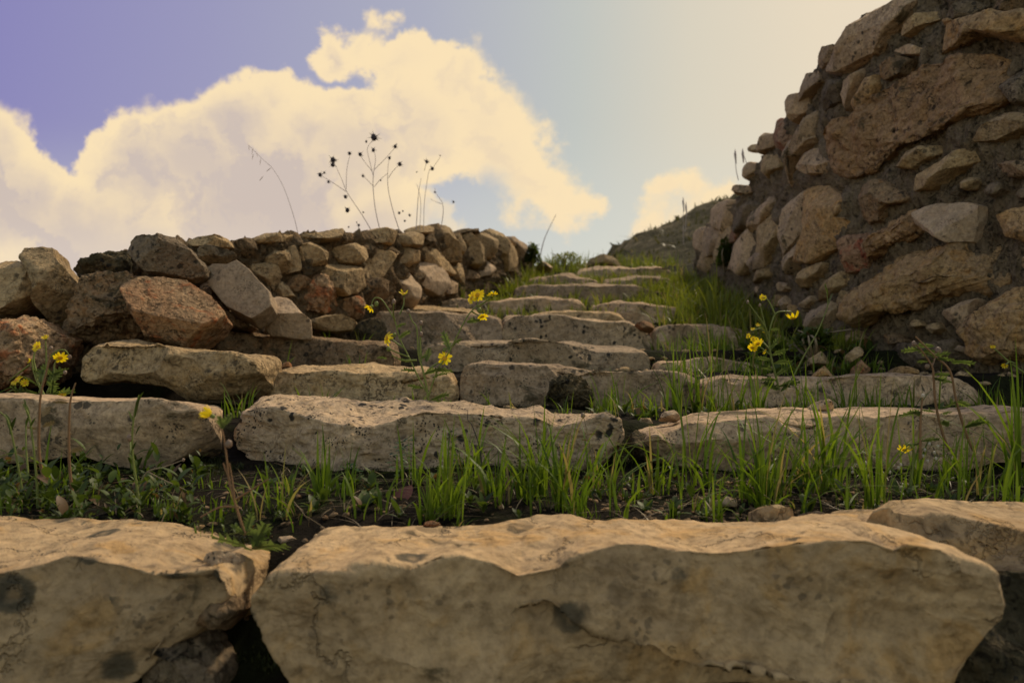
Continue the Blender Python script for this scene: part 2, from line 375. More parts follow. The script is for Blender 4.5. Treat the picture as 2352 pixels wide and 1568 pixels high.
# hillside beyond the right wall
hx = np.linspace(1.5, 60, 150); hy = np.linspace(7.5, 60, 140)
HX, HY = np.meshgrid(hx, hy, indexing='ij')
cr = np.interp(HX/np.maximum(HY, 1)*F0+1176, [1380,1420,1480,1560,1640,1700,1800,2000,2600], [640,585,557,530,500,470,420,360,300])
prof = (784-cr)/F0
t = np.clip((HY-7.5)/9.0, 0, 1)
base_z = ground_z(HX, HY, False)
HZ = base_z-0.35 + np.sin(t*math.pi/2)*np.maximum(prof*16.5 - base_z + 0.35, 0)*np.clip(1-(HY-17)/40, 0, 1)
pn = np.stack([HX, HY, 0*HX], -1).reshape(-1, 3)
HZ = HZ + (fbm(pn, 1.6, 5, .6).reshape(HX.shape)*0.5 + fbm(pn, 4.5, 3, .6, 9, True).reshape(HX.shape)*0.22)*t
tag(new_mesh('hillside', np.stack([HX, HY, HZ], -1).reshape(-1, 3), grid_faces(len(hx), len(hy)), M['hill'], origin=(6,12,0)), kind='structure')

# ------------------------------------------------------------------ stone builders
_cs = {}
def cube_sphere(n):
    if n in _cs: return _cs[n]
    t = np.tan(np.linspace(-1, 1, n+1)*math.pi/4)
    V = []; Fc = []; off = 0
    for ax in range(3):
        for sg in (-1, 1):
            A, B = np.meshgrid(t, t, indexing='ij')
            v = np.zeros((n+1, n+1, 3)); v[..., ax] = sg; v[..., (ax+1)%3] = A; v[..., (ax+2)%3] = B
            ff = grid_faces(n+1, n+1)
            if sg < 0: ff = ff[:, ::-1]
            V.append(v.reshape(-1, 3)); Fc.append(ff+off); off += (n+1)**2
    V = np.concatenate(V); Fc = np.concatenate(Fc)
    key = np.round(V*1e5).astype(np.int64)
    _, idx, inv = np.unique(key, axis=0, return_index=True, return_inverse=True)
    V = V[idx]; Fc = inv.reshape(-1)[Fc]
    V /= np.linalg.norm(V, axis=1)[:,None]
    _cs[n] = (V, Fc); return _cs[n]

def poly_radius(poly, th):
    n = len(poly); Rr = np.full(th.shape, 0.0)
    c, s = np.cos(th), np.sin(th)
    for i in range(n):
        p = poly[i]; e = poly[(i+1) % n]-p
        den = c*e[1]-s*e[0]
        with np.errstate(divide='ignore', invalid='ignore'):
            r = (p[0]*e[1]-p[1]*e[0])/den
            u = (p[0]*s-p[1]*c)/den
        ok = (np.abs(den) > 1e-9) & (u >= -1e-4) & (u <= 1.0001) & (r > 0)
        Rr = np.where(ok & (r > Rr), r, Rr)
    return Rr
def rock_from_outline(pts3, nrm, front, back, n=20, m=4.0, facets=8, rough=0.045, seed=0, holes=(), ridge=0.3, tilt=0.45):
    """pts3: outline points in the world, nrm: outward direction. Returns verts, faces."""
    r = np.random.default_rng(seed+100)
    pts3 = np.asarray(pts3); c = pts3.mean(0)
    nrm = nrm/np.linalg.norm(nrm)
    up = np.array([0, 0, 1.0]); e1 = np.cross(up, nrm); e1 /= np.linalg.norm(e1); e2 = np.cross(nrm, e1)
    q = pts3-c; poly = np.stack([q@e1, q@e2], -1)
    # area centroid
    x, y = poly[:,0], poly[:,1]; x2, y2 = np.roll(x,-1), np.roll(y,-1); cr = x*y2-x2*y; A = cr.sum()/2
    cc = np.array([((x+x2)*cr).sum(), ((y+y2)*cr).sum()])/(6*A); poly = poly-cc; c = c+e1*cc[0]+e2*cc[1]
    D, Fc = cube_sphere(n)
    th = np.arctan2(D[:,1], D[:,0]); rho = np.hypot(D[:,0], D[:,1]); z = D[:,2]
    k = 1/np.power(rho**m+np.abs(z)**m, 1/m); rho = rho*k; z = z*k
    Rr = poly_radius(poly, th)
    size = math.sqrt(abs(A))
    zz = np.where(z > 0, z*front, z*back)
    L = np.stack([np.cos(th)*Rr*rho, np.sin(th)*Rr*rho, zz], -1)
    for i in range(facets):
        fn = np.array([r.normal()*tilt*1.6, r.normal()*tilt*1.6, 1.0]); fn /= np.linalg.norm(fn)
        pr = L@fn; mx = pr.max()
        offv = mx*(1-r.uniform(0.12, 0.48))
        ex = np.maximum(pr-offv, 0); L = L-ex[:,None]*fn*0.93
    for (hx_, hy_, hr, hd) in holes:        # hollow: local offsets as a share of size
        C = np.array([hx_*size, hy_*size, front*hd]); scoop(L, C, hr*size)
    W = c+L[:,:1]*e1+L[:,1:2]*e2+L[:,2:3]*nrm
    N = normals(W, Fc)
    dsp = fbm(W, 1.3/size, 3, 0.5, seed)*size*rough*1.5 + fbm(W, 3.5/size, 4, 0.55, seed+3, True)*size*rough*ridge*1.3 + fbm(W, 12/size, 3, 0.55, seed+7)*size*rough*0.28
    return W+N*dsp[:,None], Fc

def stair_block(back, crease, bottom, d0, d1, nx=160, ns=70, x0=None, x1=None, under=0.05, hback=0.16, seed=0,
                scoops=(), nsc=10, sc_size=(0.06, 0.16), rough=0.010, endp=9, bulge=0.0, lean=0.0, strat=0.4, chips=100, extra=None, recess=None):
    if extra is None: extra = 0 if d0 < 1.5 else (26 if d0 < 2.4 else (62 if d0 < 4 else 48))
    """A long kerb stone.  Lines in layout pixels; crease & bottom at depth d0, back line at depth d1."""
    r = np.random.default_rng(seed+500)
    cx, cy = np.array(crease).T; bx, by = np.array(back).T; ox, oy = np.array(bottom).T
    oy = oy+extra; under = under*0.6
    x0 = cx[0] if x0 is None else x0; x1 = cx[-1] if x1 is None else x1
    t = np.linspace(-1, 1, nx); t = np.sign(t)*(1-(1-np.abs(t))**1.5); px = (x0+x1)/2+t*(x1-x0)/2
    X = (px-1176)/F0*d0
    zc = (784-np.interp(px, cx, cy))/F0*d0
    pb = 1176+(px-1176)*d0/d1
    zb = (784-np.interp(pb, bx, by))/F0*d1
    zo = (784-np.interp(px, ox, oy))/F0*d0
    zo = np.minimum(zo, zc-0.02)
    na, nt_, nb = int(ns*0.42), int(ns*0.34), int(ns*0.12)
    nn = ns-na-nt_-nb
    one = np.ones_like(X)
    def seg(a, b, n):
        s = np.arange(n)/n
        return a[:,None,:]*(1-s)[None,:,None]+b[:,None,:]*s[None,:,None]
    pA = np.stack([X, d0*one, zc], -1); pB = np.stack([X, d1*one, zb], -1)
    pC = np.stack([X, (d1-0.02)*one, zb-hback], -1); pD = np.stack([X, (d0+under)*one, zo], -1)
    frontseg = seg(pD, pA, na)
    s = np.arange(na)/na
    frontseg[:,:,1] -= (np.sin(s*math.pi)*bulge)[None,:]
    ring = np.concatenate([frontseg, seg(pA, pB, nt_), seg(pB, pC, nb), seg(pC, pD, nn)], 1)
    cen = (pA+pB+pC+pD)/4; cen[:,1] = d0+0.35*(d1-d0)
    k = np.power(np.maximum(1-np.abs(t)**(endp*1.5), 0), 1/2.6)[:,None,None]
    V = cen[:,None,:]+(ring-cen[:,None,:])*k
    V = V.reshape(-1, 3)
    Fc = grid_faces(nx, ns, True)
    # caps close by themselves: k = 0 at both ends
    if recess:
        line, rdep, fx0, fx1 = recess; lx, ly = np.array(line).T
        ppx = 1176+V[:,0]/V[:,1]*F0; ppy = 784-V[:,2]/V[:,1]*F0
        jag = gnoise(np.c_[ppx*0.02, 0*ppx, 0*ppx+2.0])*22
        bl = np.clip((ppy-np.interp(ppx, lx, ly)-jag)/22, 0, 1)*np.clip((ppx-fx0)/(fx1-fx0), 0, 1)*np.clip((d0+0.25-V[:,1])/0.15, 0, 1)
        V[:,1] += rdep*bl*bl*(3-2*bl)
    def do(px_, py_, a, dep, ny=-1.0, nz=0.25, dd=d0, jx=0.3):
        p0 = np.array([(px_-1176)/F0*dd, dd, (784-py_)/F0*dd]); n_ = np.array([r.normal()*jx, ny, nz]); n_ /= np.linalg.norm(n_)
        Rr = (a*a+dep*dep)/(2*dep); scoop(V, p0+n_*(Rr-dep), Rr)
    for i in range(nsc):
        xx = r.uniform(x0, x1); yc = np.interp(xx, cx, cy); yo = np.interp(xx, ox, oy)
        a = r.uniform(*sc_size); kind = r.random()
        if kind < 0.45: do(xx, yc+(yo-yc)*r.uniform(-0.02, 0.25), a, a*r.uniform(0.05, 0.13), -1, r.uniform(0.1, 0.9))
        else: do(xx, yc+(yo-yc)*r.uniform(0.25, 0.75), a, a*r.uniform(0.05, 0.14), -1, r.uniform(-0.04, 0.25))
    for sc_ in scoops: do(*sc_)
    for i in range(chips):
        xx = r.uniform(x0, x1); yc = np.interp(xx, cx, cy); yo = np.interp(xx, ox, oy); a = r.uniform(0.008, 0.22**0.5)**2*0.26*d0**0.5+0.008
        if r.random() < 0.4: do(xx, yc+r.normal()*4, a, a*r.uniform(.10, .22), -1, r.uniform(.3, 1.6), jx=0.7)
        else: do(xx, yc+(yo-yc)*r.uniform(0.0, 1.0), a, a*r.uniform(0.07, 0.16), -1, r.uniform(-0.1, 0.5))
    V = V*S
    N = normals(V, Fc)
    if (N[nx//2*ns+na//2][1]) > 0: N = -N; flip = True
    else: flip = False
    q = V.copy(); q2 = V*np.array([1, 1, 2.6])
    dsp = fbm(q, 5.5, 4, 0.5, seed)*rough*1.6*S/0.7 + fbm(q2, 9, 4, 0.55, seed+2, True)*rough*strat + fbm(q, 42, 3, 0.55, seed+4)*rough*0.20
    V = V+N*dsp[:,None]
    if flip: Fc = Fc[:, ::-1]
    return V, np.ascontiguousarray(Fc)

# ------------------------------------------------------------------ the stair stones
STEP = 'rough limestone blocks forming the steps'
def step(label, mat, back, crease, bottom, d0, d1, **kw):
    V, Fc = stair_block(back, crease, bottom, d0, d1, **kw)
    return tag(new_mesh('stair_stone', V, Fc, M[mat]), label, 'stair stone', STEP)
F_ = Rg(0)
step('huge cream block across the bottom foreground, with a jutting chipped front and dark lichen rings', 'cream',
     [(690,1245),(760,1217),(950,1207),(1130,1202),(1290,1188),(1390,1203),(1560,1196),(1720,1203),(1850,1190),(2050,1184),(2140,1200)],
     [(538,1364),(600,1338),(760,1332),(803,1316),(850,1307),(936,1326),(1010,1300),(1060,1300),(1130,1318),(1200,1345),(1290,1330),(1370,1294),(1440,1276),(1505,1276),(1560,1288),(1660,1290),(1770,1277),(1910,1252),(2000,1247),(2060,1266),(2090,1252),(2160,1262),(2230,1290),(2335,1316)],
     [(538,1410),(640,1600),(720,1700),(1000,1720),(1400,1700),(1600,1640),(1900,1640),(2100,1660),(2200,1600),(2335,1410)],
     1.0, 1.33, nx=620, ns=210, under=0.0, hback=0.2, seed=1, nsc=9, sc_size=(0.06,0.13), rough=0.011, endp=16, bulge=0.03,
     recess=([(900,1700),(1040,1590),(1110,1500),(1157,1450),(1200,1425),(1259,1412),(1305,1445),(1397,1491),(1489,1514),(1571,1550),(1800,1575),(2300,1600)], 0.10, 960, 1300),
     scoops=[(1130,1400,0.06,0.02,-1,0.3),(860,1500,0.2,0.02,-1,0.0),(1900,1420,0.28,0.025,-1,0.15),(880,1380,0.13,0.02,-1,0.3),
             (1130,1400,0.07,0.02,-1,0.2),(2300,1500,0.10,0.02,-1,0.0),(1640,1400,0.2,0.02,-1,0.2),(640,1480,0.11,0.02,-1,0)])
step('broad yellowish block in the lower left corner, flat top flecked with dark lichen', 'cream',
     [(-400,1180),(0,1188),(170,1190),(400,1203),(500,1215),(560,1240)],
     [(-560,1350),(-60,1345),(0,1334),(28,1330),(92,1305),(138,1318),(220,1330),(276,1344),(340,1343),(391,1334),(462,1328)],
     [(-560,1700),(0,1720),(250,1640),(330,1520),(400,1440),(462,1376)], 1.0, 1.36, nx=300, ns=170, seed=3, nsc=5, sc_size=(0.08,0.16), rough=0.010, endp=14, under=0.06, bulge=0.02,
     scoops=[(60,1360,0.08,0.015,-1,0.6),(250,1385,0.12,0.02,-1,0.5),(150,1500,0.2,0.03,-1,-0.3)])
step('flat tan slab at the right edge of the bottom step, behind the huge foreground block', 'cream',
     [(2010,1172),(2048,1152),(2150,1146),(2352,1150),(2600,1150)], [(2030,1186),(2117,1205),(2218,1213),(2287,1222),(2352,1245),(2700,1290)],
     [(2030,1260),(2200,1330),(2400,1380),(2700,1400)], 1.17, 1.42, nx=200, ns=100, seed=5, nsc=4, sc_size=(0.04,0.1), rough=0.008, endp=12, under=0.08)
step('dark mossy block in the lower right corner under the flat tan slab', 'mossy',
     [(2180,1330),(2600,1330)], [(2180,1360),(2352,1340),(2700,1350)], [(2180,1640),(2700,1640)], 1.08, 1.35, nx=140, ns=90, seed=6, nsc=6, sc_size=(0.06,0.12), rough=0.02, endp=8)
step('smooth grey block at the left edge of the second step, straight top edge', 'grey',
     [(-300,905),(0,906),(210,916),(350,913),(440,926)], [(-620,912),(0,913),(37,917),(115,925),(150,920),(210,922),(276,921),(350,918),(400,924),(458,934)],
     [(-620,1070),(0,1045),(150,1030),(250,1060),(340,1065),(400,1030),(430,1000),(458,965)], 1.85, 2.08, nx=260, ns=110, seed=7, nsc=6, sc_size=(0.12,0.24), rough=0.007, endp=18, under=0.10,
     scoops=[(180,960,0.13,0.02,-1,0.3),(60,985,0.16,0.02,-1,0.0)])
step('long pale block in the middle of the second step, crested top speckled with black lichen', 'pale',
     [(560,950),(600,918),(645,905),(700,910),(780,907),(830,922),(880,926),(960,926),(1080,934),(1150,938),(1240,929),(1270,945),(1330,953),(1400,952)],
     [(474,1000),(500,978),(540,968),(590,966),(640,980),(752,971),(835,996),(905,975),(968,952),(1028,958),(1098,958),(1166,976),(1235,971),(1281,992),(1350,970),(1400,952),(1442,958)],
     [(474,1030),(506,1052),(575,1088),(667,1106),(752,1135),(870,1108),(980,1082),(1120,1058),(1190,1052),(1280,1058),(1330,1066),(1390,1046),(1442,1000)],
     1.85, 2.22, nx=480, ns=170, seed=8, nsc=12, sc_size=(0.05,0.15), rough=0.011, endp=18, under=0.09, bulge=0.03, strat=1.1,
     scoops=[(700,1030,0.12,0.025,-1,0.3),(850,1010,0.09,0.02,-1,0.35),(1000,1000,0.1,0.02,-1,0.3),(570,1020,0.10,0.015,-1,0.1),(1370,1010,0.12,0.02,-1,0.1),(800,935,0.16,0.018,-0.3,1,2.0)])
step('long grey block on the right of the second step, behind the tallest grass', 'grey',
     [(1530,972),(1560,960),(1643,946),(1735,936),(1827,942),(1900,942),(1956,934),(2011,939),(2057,946),(2144,948),(2218,934),(2400,926)],
     [(1496,986),(1532,998),(1597,974),(1690,966),(1780,962),(1896,958),(1988,956),(2057,960),(2168,956),(2218,952),(2287,950),(2330,942),(2480,940)],
     [(1496,1000),(1560,1050),(1700,1075),(1900,1080),(2100,1075),(2300,1050),(2480,1040)], 1.85, 2.2, nx=340, ns=120, seed=9, nsc=9, sc_size=(0.06,0.18), rough=0.010, endp=16, under=0.08)
step('thick tan block below the orange boulder, dark hollow underneath, left end of third step', 'tan',
     Rg(1)([(500,930),(560,895),(750,868),(920,862),(1040,905),(1200,922),(1300,915),(1420,935),(1520,985)]),
     Rg(1)([(418,960),(470,920),(750,885),(920,868),(1040,912),(1200,928),(1260,912),(1420,934),(1530,972),(1612,1015)]),
     Rg(1)([(418,1130),(560,1110),(700,1090),(800,1105),(960,1130),(1050,1190),(1130,1225),(1330,1205),(1480,1160),(1612,1060)]),
     2.5, 2.85, nx=260, ns=110, seed=10, extra=14, nsc=8, sc_size=(0.08,0.2), rough=0.013, endp=14, under=0.16, bulge=0.03)
step('yellowish block of the third step left of the centre flower plant, layered top edge', 'tan',
     Rg(1)([(1700,1062),(1800,1045),(1950,1025),(2100,1032),(2200,1020),(2352,1015),(2450,1020),(2550,1035),(2700,1055)]),
     Rg(1)([(1640,1100),(1720,1068),(1850,1078),(2000,1070),(2200,1088),(2430,1078),(2680,1058),(2790,1085),(2885,1130)]),
     Rg(1)([(1640,1140),(1800,1200),(1900,1260),(2300,1290),(2600,1290),(2800,1240),(2885,1160)]), 2.7, 3.02, nx=260, ns=100, seed=11, nsc=8, sc_size=(0.08,0.18), rough=0.012, endp=14, under=0.06, strat=0.9)
step('grey third step block right of the centre flower plant, dark mossy knob beneath', 'grey',
     Rg(2)([(1150,1010),(1250,1008),(1450,1018),(1650,1018),(1900,1038),(2050,1062),(2270,1068),(2500,1070)]),
     Rg(2)([(1092,1045),(1130,1014),(1250,1012),(1450,1022),(1650,1022),(1900,1042),(2050,1068),(2270,1074),(2450,1072),(2640,1085)]),
     Rg(2)([(1092,1120),(1170,1190),(1400,1205),(1430,1240),(1600,1280),(2000,1270),(2350,1280),(2640,1240)]), 2.7, 2.98, nx=280, ns=110, seed=12, nsc=11, sc_size=(0.07,0.17), rough=0.011, endp=18, under=0.10)
step('brown grey block with a rounded right end, third step beside the wall foot', 'grey',
     Rg(4)([(440,1092),(600,1100),(860,1105),(1000,1100),(1250,1090),(1500,1086),(1750,1086),(2000,1095)]),
     Rg(4)([(330,1092),(600,1105),(860,1110),(1000,1106),(1250,1097),(1500,1092),(1750,1092),(2030,1100),(2120,1125),(2185,1180)]),
     Rg(4)([(330,1180),(900,1270),(1500,1315),(1900,1310),(2120,1285),(2185,1240)]), 2.66, 2.95, nx=260, ns=100, seed=13, nsc=6, sc_size=(0.1,0.2), rough=0.010, endp=9, under=0.05, bulge=0.03)
step('long brown mossy block of the fourth step, at the foot of the left wall', 'brown',
     Rg(1)([(1400,800),(1500,808),(1650,820),(1800,848),(2000,858),(2352,868),(2440,880)]),
     Rg(1)([(1335,815),(1370,800),(1500,815),(1650,830),(1800,858),(2000,868),(2180,880),(2380,878),(2470,905),(2500,950)]),
     Rg(1)([(1335,900),(1500,985),(1700,1030),(2100,1040),(2400,1030),(2500,1000)]), 3.4, 3.75, nx=240, ns=90, seed=14, nsc=8, sc_size=(0.07,0.18), rough=0.016, endp=12, under=0.08)
step('pale block of the fourth step with a chipped speckled face, right of centre', 'pale',
     Rg(2)([(900,905),(1110,880),(1250,872),(1400,868),(1550,863),(1800,876),(2000,896),(2200,905),(2280,912)]),
     Rg(2)([(825,975),(870,925),(940,902),(1110,892),(1250,880),(1400,874),(1550,868),(1750,885),(1850,905),(2000,950),(2250,965),(2335,935)]),
     Rg(2)([(825,1000),(900,1060),(1100,1085),(1600,1060),(2000,1070),(2270,1070),(2335,990)]), 3.5, 3.85, nx=280, ns=100, seed=15, nsc=14, sc_size=(0.07,0.16), rough=0.011, endp=18, under=0.05)
step('low sunken grey block at the right of the fourth step, behind the blades', 'grey',
     Rg(4)([(60,1000),(200,998),(350,965),(560,1008),(780,1018),(860,1050)]), Rg(4)([(20,1020),(60,1003),(200,1002),(290,975),(350,970),(400,1002),(560,1012),(780,1022),(880,1070)]),
     Rg(4)([(20,1080),(400,1120),(880,1110)]), 3.5, 3.8, nx=160, ns=70, seed=16, nsc=6, sc_size=(0.08,0.16), rough=0.01, endp=12)
step('pale block of the fifth step directly behind the centre flowers', 'grey',
     Rg(2)([(600,682),(700,678),(850,688),(1000,678),(1100,698),(1250,708),(1330,725)]), Rg(2)([(530,740),(560,700),(600,684),(700,682),(850,694),(1000,684),(1100,704),(1250,714),(1330,728),(1372,770)]),
     Rg(2)([(530,800),(620,880),(900,900),(1200,895),(1372,860)]), 4.5, 4.9, nx=220, ns=90, seed=17, nsc=8, sc_size=(0.1,0.22), rough=0.012, endp=16, under=0.10)
step('pale fifth step block with a dark stained hollow in its face', 'pale',
     Rg(2)([(1480,708),(1600,698),(1700,698),(1850,726),(2000,745),(2180,745),(2270,790)]), Rg(2)([(1372,765),(1450,714),(1600,705),(1700,705),(1850,735),(2000,752),(2180,755),(2290,810),(2345,870)]),
     Rg(2)([(1372,860),(1600,895),(2000,900),(2250,915),(2345,905)]), 4.5, 4.9, nx=220, ns=90, seed=18, nsc=9, sc_size=(0.1,0.22), rough=0.013, endp=16, under=0.08,
     scoops=[(1300,775,0.2,0.05,-1,0.0)])
step('smooth grey block at the right of the fifth step, grass growing over its end', 'grey',
     Rg(4)([(40,780),(100,768),(300,760),(430,778),(560,798),(750,825),(900,845)]), Rg(4)([(15,800),(50,778),(120,772),(300,765),(430,784),(560,804),(750,832),(920,852)]),
     Rg(4)([(15,850),(150,910),(500,930),(920,920)]), 4.45, 4.85, nx=180, ns=70, seed=19, nsc=5, sc_size=(0.1,0.2), rough=0.01, endp=14)
step('dark block at the left end of the fifth step beside the low pale stone', 'mossy',
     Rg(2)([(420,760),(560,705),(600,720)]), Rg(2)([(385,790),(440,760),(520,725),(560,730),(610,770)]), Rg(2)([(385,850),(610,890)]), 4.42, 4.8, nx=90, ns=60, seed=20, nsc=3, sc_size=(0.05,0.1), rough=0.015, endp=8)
step('thin pale slab just above the fifth step, left of the centre daisies', 'tan',
     [(900,705),(960,702),(1060,710)], [(890,716),(960,708),(1060,716),(1100,726)], [(890,735),(1100,745)], 5.0, 5.35, nx=100, ns=50, seed=21, nsc=3, sc_size=(0.08,0.14), rough=0.012, endp=8)
step('thin tan slab just above the fifth step, right of the daisies', 'tan',
     [(1235,717),(1300,712),(1400,717)], [(1220,725),(1260,720),(1330,716),(1400,722),(1445,738)], [(1220,745),(1445,750)], 5.05, 5.35, nx=100, ns=50, seed=22, nsc=3, sc_size=(0.08,0.14), rough=0.012, endp=8)
step('grassy tan block of the sixth step right of the daisies', 'grey',
     [(1140,690),(1240,684),(1330,688)], [(1110,698),(1160,691),(1240,687),(1320,690),(1345,700)], [(1110,712),(1240,722),(1345,718)], 5.6, 5.95, nx=120, ns=60, seed=23, nsc=5, sc_size=(0.1,0.18), rough=0.014, endp=12)
step('grassy grey block of the sixth step near the right tussock', 'grey',
     [(1370,702),(1420,692),(1560,705)], [(1360,708),(1420,697),(1500,703),(1590,712)], [(1360,728),(1590,735)], 5.3, 5.6, nx=110, ns=50, seed=24, nsc=5, sc_size=(0.1,0.16), rough=0.014, endp=10)
step('shaded grey block of the sixth step touching the left wall', 'grey',
     [(1000,690),(1060,686),(1120,690)], [(985,698),(1040,688),(1125,694)], [(985,712),(1125,716)], 5.7, 6.0, nx=90, ns=50, seed=25, nsc=4, sc_size=(0.1,0.16), rough=0.014, endp=8)
step('weathered block of the seventh step half covered by grass', 'grey',
     [(1190,658),(1300,652),(1440,655),(1490,658)], [(1180,664),(1300,656),(1440,659),(1510,665)], [(1180,690),(1510,695)], 6.7, 7.1, nx=140, ns=60, seed=26, nsc=7, sc_size=(0.1,0.2), rough=0.018, endp=10)
step('tan block near the top of the stairs, left of the last steps', 'grey',
     [(1225,640),(1300,630),(1370,640)], [(1215,646),(1300,636),(1385,645)], [(1215,668),(1385,668)], 7.7, 8.1, nx=110, ns=50, seed=27, nsc=5, sc_size=(0.1,0.2), rough=0.02, endp=8)
step('brown block near the top of the stairs beside the right tussock', 'grey',
     [(1400,640),(1460,634),(1550,640)], [(1390,648),(1460,640),(1560,646)], [(1390,670),(1560,672)], 7.75, 8.1, nx=110, ns=50, seed=28, nsc=5, sc_size=(0.1,0.2), rough=0.02, endp=8)
step('topmost long block of the stairs under the hillside', 'grey',
     [(1335,618),(1400,613),(1540,616)], [(1325,626),(1400,618),(1480,617),(1550,622)], [(1325,646),(1550,648)], 9.0, 9.5, nx=130, ns=50, seed=29, nsc=6, sc_size=(0.12,0.25), rough=0.022, endp=8)

# ------------------------------------------------------------------ walls
def wall_d(table, px, py, bat=0.10):
    p, d = zip(*table); dd = np.interp(px, p, d)
    return dd*(1+bat*np.maximum(0, (784-np.asarray(py))/F0)*0.6)
def wall_pt(table, px, py, off=0.0):
    return P(px, py, float(wall_d(table, px, py))+off)
def wall_nrm(table, px, py):
    a = wall_pt(table, px-25, py); b = wall_pt(table, px+25, py); t = b-a; n = np.cross(t, np.array([0, 0, 1.0]))
    n /= np.linalg.norm(n)
    if table is RW:
        if n[0] > 0: n = -n
    elif n[1] > 0: n = -n
    n = n+np.array([0, 0, 0.12]); return n/np.linalg.norm(n)
def wall_core(name, table, crest, parent, mat, pxs, thick, seed, amp, drop=6, label=None):
    cxs, cys = zip(*crest)
    n2 = 60; V = []
    for px in pxs:
        p = float(px); cyv = float(np.interp(p, cxs, cys))+drop
        top = wall_pt(table, p, cyv); Xb, Yb = wall_pt(table, p, 784)[:2]; zb = gz1(Xb, Yb)-0.12
        nr = wall_nrm(table, p, 700)
        colv = []
        for j in range(n2):
            s = j/(n2-1); q = top*(1-s)+np.array([Xb, Yb, zb])*s - nr*(0.030 if table is RW else 0.012); colv.append(q)
        bk = -nr*thick; bk[2] = 0
        for s in (0.15, 0.5, 1.0): colv.insert(0, top+bk*s+np.array([0, 0, -0.02*s]))
        for s in (0.0, 0.5, 1.0): colv.insert(0, np.array([top[0], top[1], top[2]*(1-s)+zb*s])+bk+np.array([0,0,-0.02]))
        V.append(colv)
    V = np.array(V); nu, nv = V.shape[:2]
    Fc = grid_faces(nu, nv); V = V.reshape(-1, 3)
    N = normals(V, Fc)
    if N[(nu//2)*nv+30]@wall_nrm(table, float(pxs[nu//2]), 700) < 0: N = -N; Fc = Fc[:, ::-1]
    dsp = fbm(V, 7, 4, 0.6, seed)*amp + fbm(V, 22, 4, 0.6, seed+1, True)*amp*0.5 + fbm(V, 70, 2, 0.6, seed+2)*amp*0.25
    return new_mesh(name, V+N*dsp[:,None], np.ascontiguousarray(Fc), mat, parent)
def wall_rock(name, table, outline, mat, parent=None, front=0.05, back=0.08, off=0.0, n=20, seed=0, **kw):
    pts = [wall_pt(table, x, y, off) for x, y in outline]
    xc = np.mean([x for x, y in outline]); yc = np.mean([y for x, y in outline])
    V, Fc = rock_from_outline(pts, wall_nrm(table, xc, yc), front, back, n=n, seed=seed, **kw)
    return new_mesh(name, V, Fc, M[mat], parent)
def inside(poly, x, y):
    c = False; j = len(poly)-1
    for i in range(len(poly)):
        if (poly[i][1] > y) != (poly[j][1] > y) and x < (poly[j][0]-poly[i][0])*(y-poly[i][1])/(poly[j][1]-poly[i][1])+poly[i][0]: c = not c
        j = i
    return c

# --- right wall
cR = [(1560,600),(1590,548),(1615,520),(1640,496),(1680,464),(1705,424),(1732,384),(1750,342),(1785,292),(1840,212),(1870,152),(1925,105),(1970,32),(2060,-5),(2200,-120),(2352,-220),(2600,-330),(3000,-420)]
rw = empty('stone_wall', P(2000, 850, 4.0), 'tall rubble and mortar wall rising along the right side of the stairs, in shade', 'wall')
pxs = np.concatenate([np.linspace(1594, 1760, 130), np.linspace(1762, 2450, 300), np.linspace(2460, 2990, 60)])
wall_core('mortar', RW, cR, rw, M['mortar'], pxs, 0.28, 40, 0.055)
RR = []   # (outline, material, front, kwargs, label)
def r3(pts, mat, front=0.045, label=None, **kw): RR.append((Rg(3)(pts), mat, front, kw, label))
def r4(pts, mat, front=0.045, label=None, **kw): RR.append((Rg(4)(pts), mat, front, kw, label))
r3([(1230,790),(1330,740),(1480,600),(1600,520),(1750,430),(1900,385),(2100,370),(2290,400),(2200,480),(2180,640),(2020,700),(1870,800),(1720,890),(1600,920),(1460,1020),(1420,1070),(1300,1080),(1160,1070),(1150,1010),(1170,860)],'pitted',0.07,'largest stone of the wall, orange tan with a deeply pitted upper half',n=60,rough=0.06,ridge=0.9)
r3([(1750,240),(1800,170),(1960,150),(2180,100),(2352,80),(2420,150),(2352,270),(2250,260),(2100,230),(1960,290),(1820,340)],'ochre',0.06,n=36,ridge=0.9)
r3([(1570,200),(1650,120),(1780,60),(1810,90),(1700,170),(1600,230)],'tan')
r3([(1280,600),(1330,520),(1430,490),(1440,550),(1400,620),(1300,740),(1260,720)],'ochre')
r3([(1450,410),(1520,350),(1620,380),(1580,470),(1490,510)],'brown')
r3([(1540,330),(1640,290),(1700,310),(1680,345),(1600,350)],'grey',0.03)
r3([(2040,830),(2150,750),(2300,730),(2420,750),(2380,830),(2200,890),(2030,905)],'tan',0.05,n=30)
r3([(1540,1060),(1620,980),(1780,920),(1840,930),(1750,1000),(1650,1070)],'tan',n=26)
r3([(1680,1210),(1720,1110),(1850,1030),(1960,960),(2100,930),(2150,960),(2040,1010),(1900,1080),(1770,1190)],'tan',0.05,n=32)
r3([(1270,1270),(1370,1200),(1490,1130),(1520,1190),(1580,1270),(1480,1310),(1440,1400),(1330,1410),(1270,1370)],'brown',0.06,n=30)
r3([(950,1280),(1010,1205),(1080,1210),(1190,1280),(1180,1360),(1150,1390),(1210,1400),(1210,1470),(1130,1560),(1020,1650),(950,1640),(1000,1480),(960,1380)],'ochre',0.05,n=34)
r3([(1700,1370),(1820,1310),(2000,1300),(2060,1320),(2050,1420),(2000,1530),(1900,1540),(1790,1480),(1720,1440)],'slab',0.06,'pale smooth grey stone with an angular lower edge in the wall',n=34)
r3([(1400,1560),(1500,1420),(1580,1350),(1680,1360),(1720,1430),(1600,1530),(1480,1590),(1400,1640),(1350,1660)],'pitted',0.055,'deeply pitted stone left of the pale smooth grey one',n=34,rough=0.09,ridge=1.2)
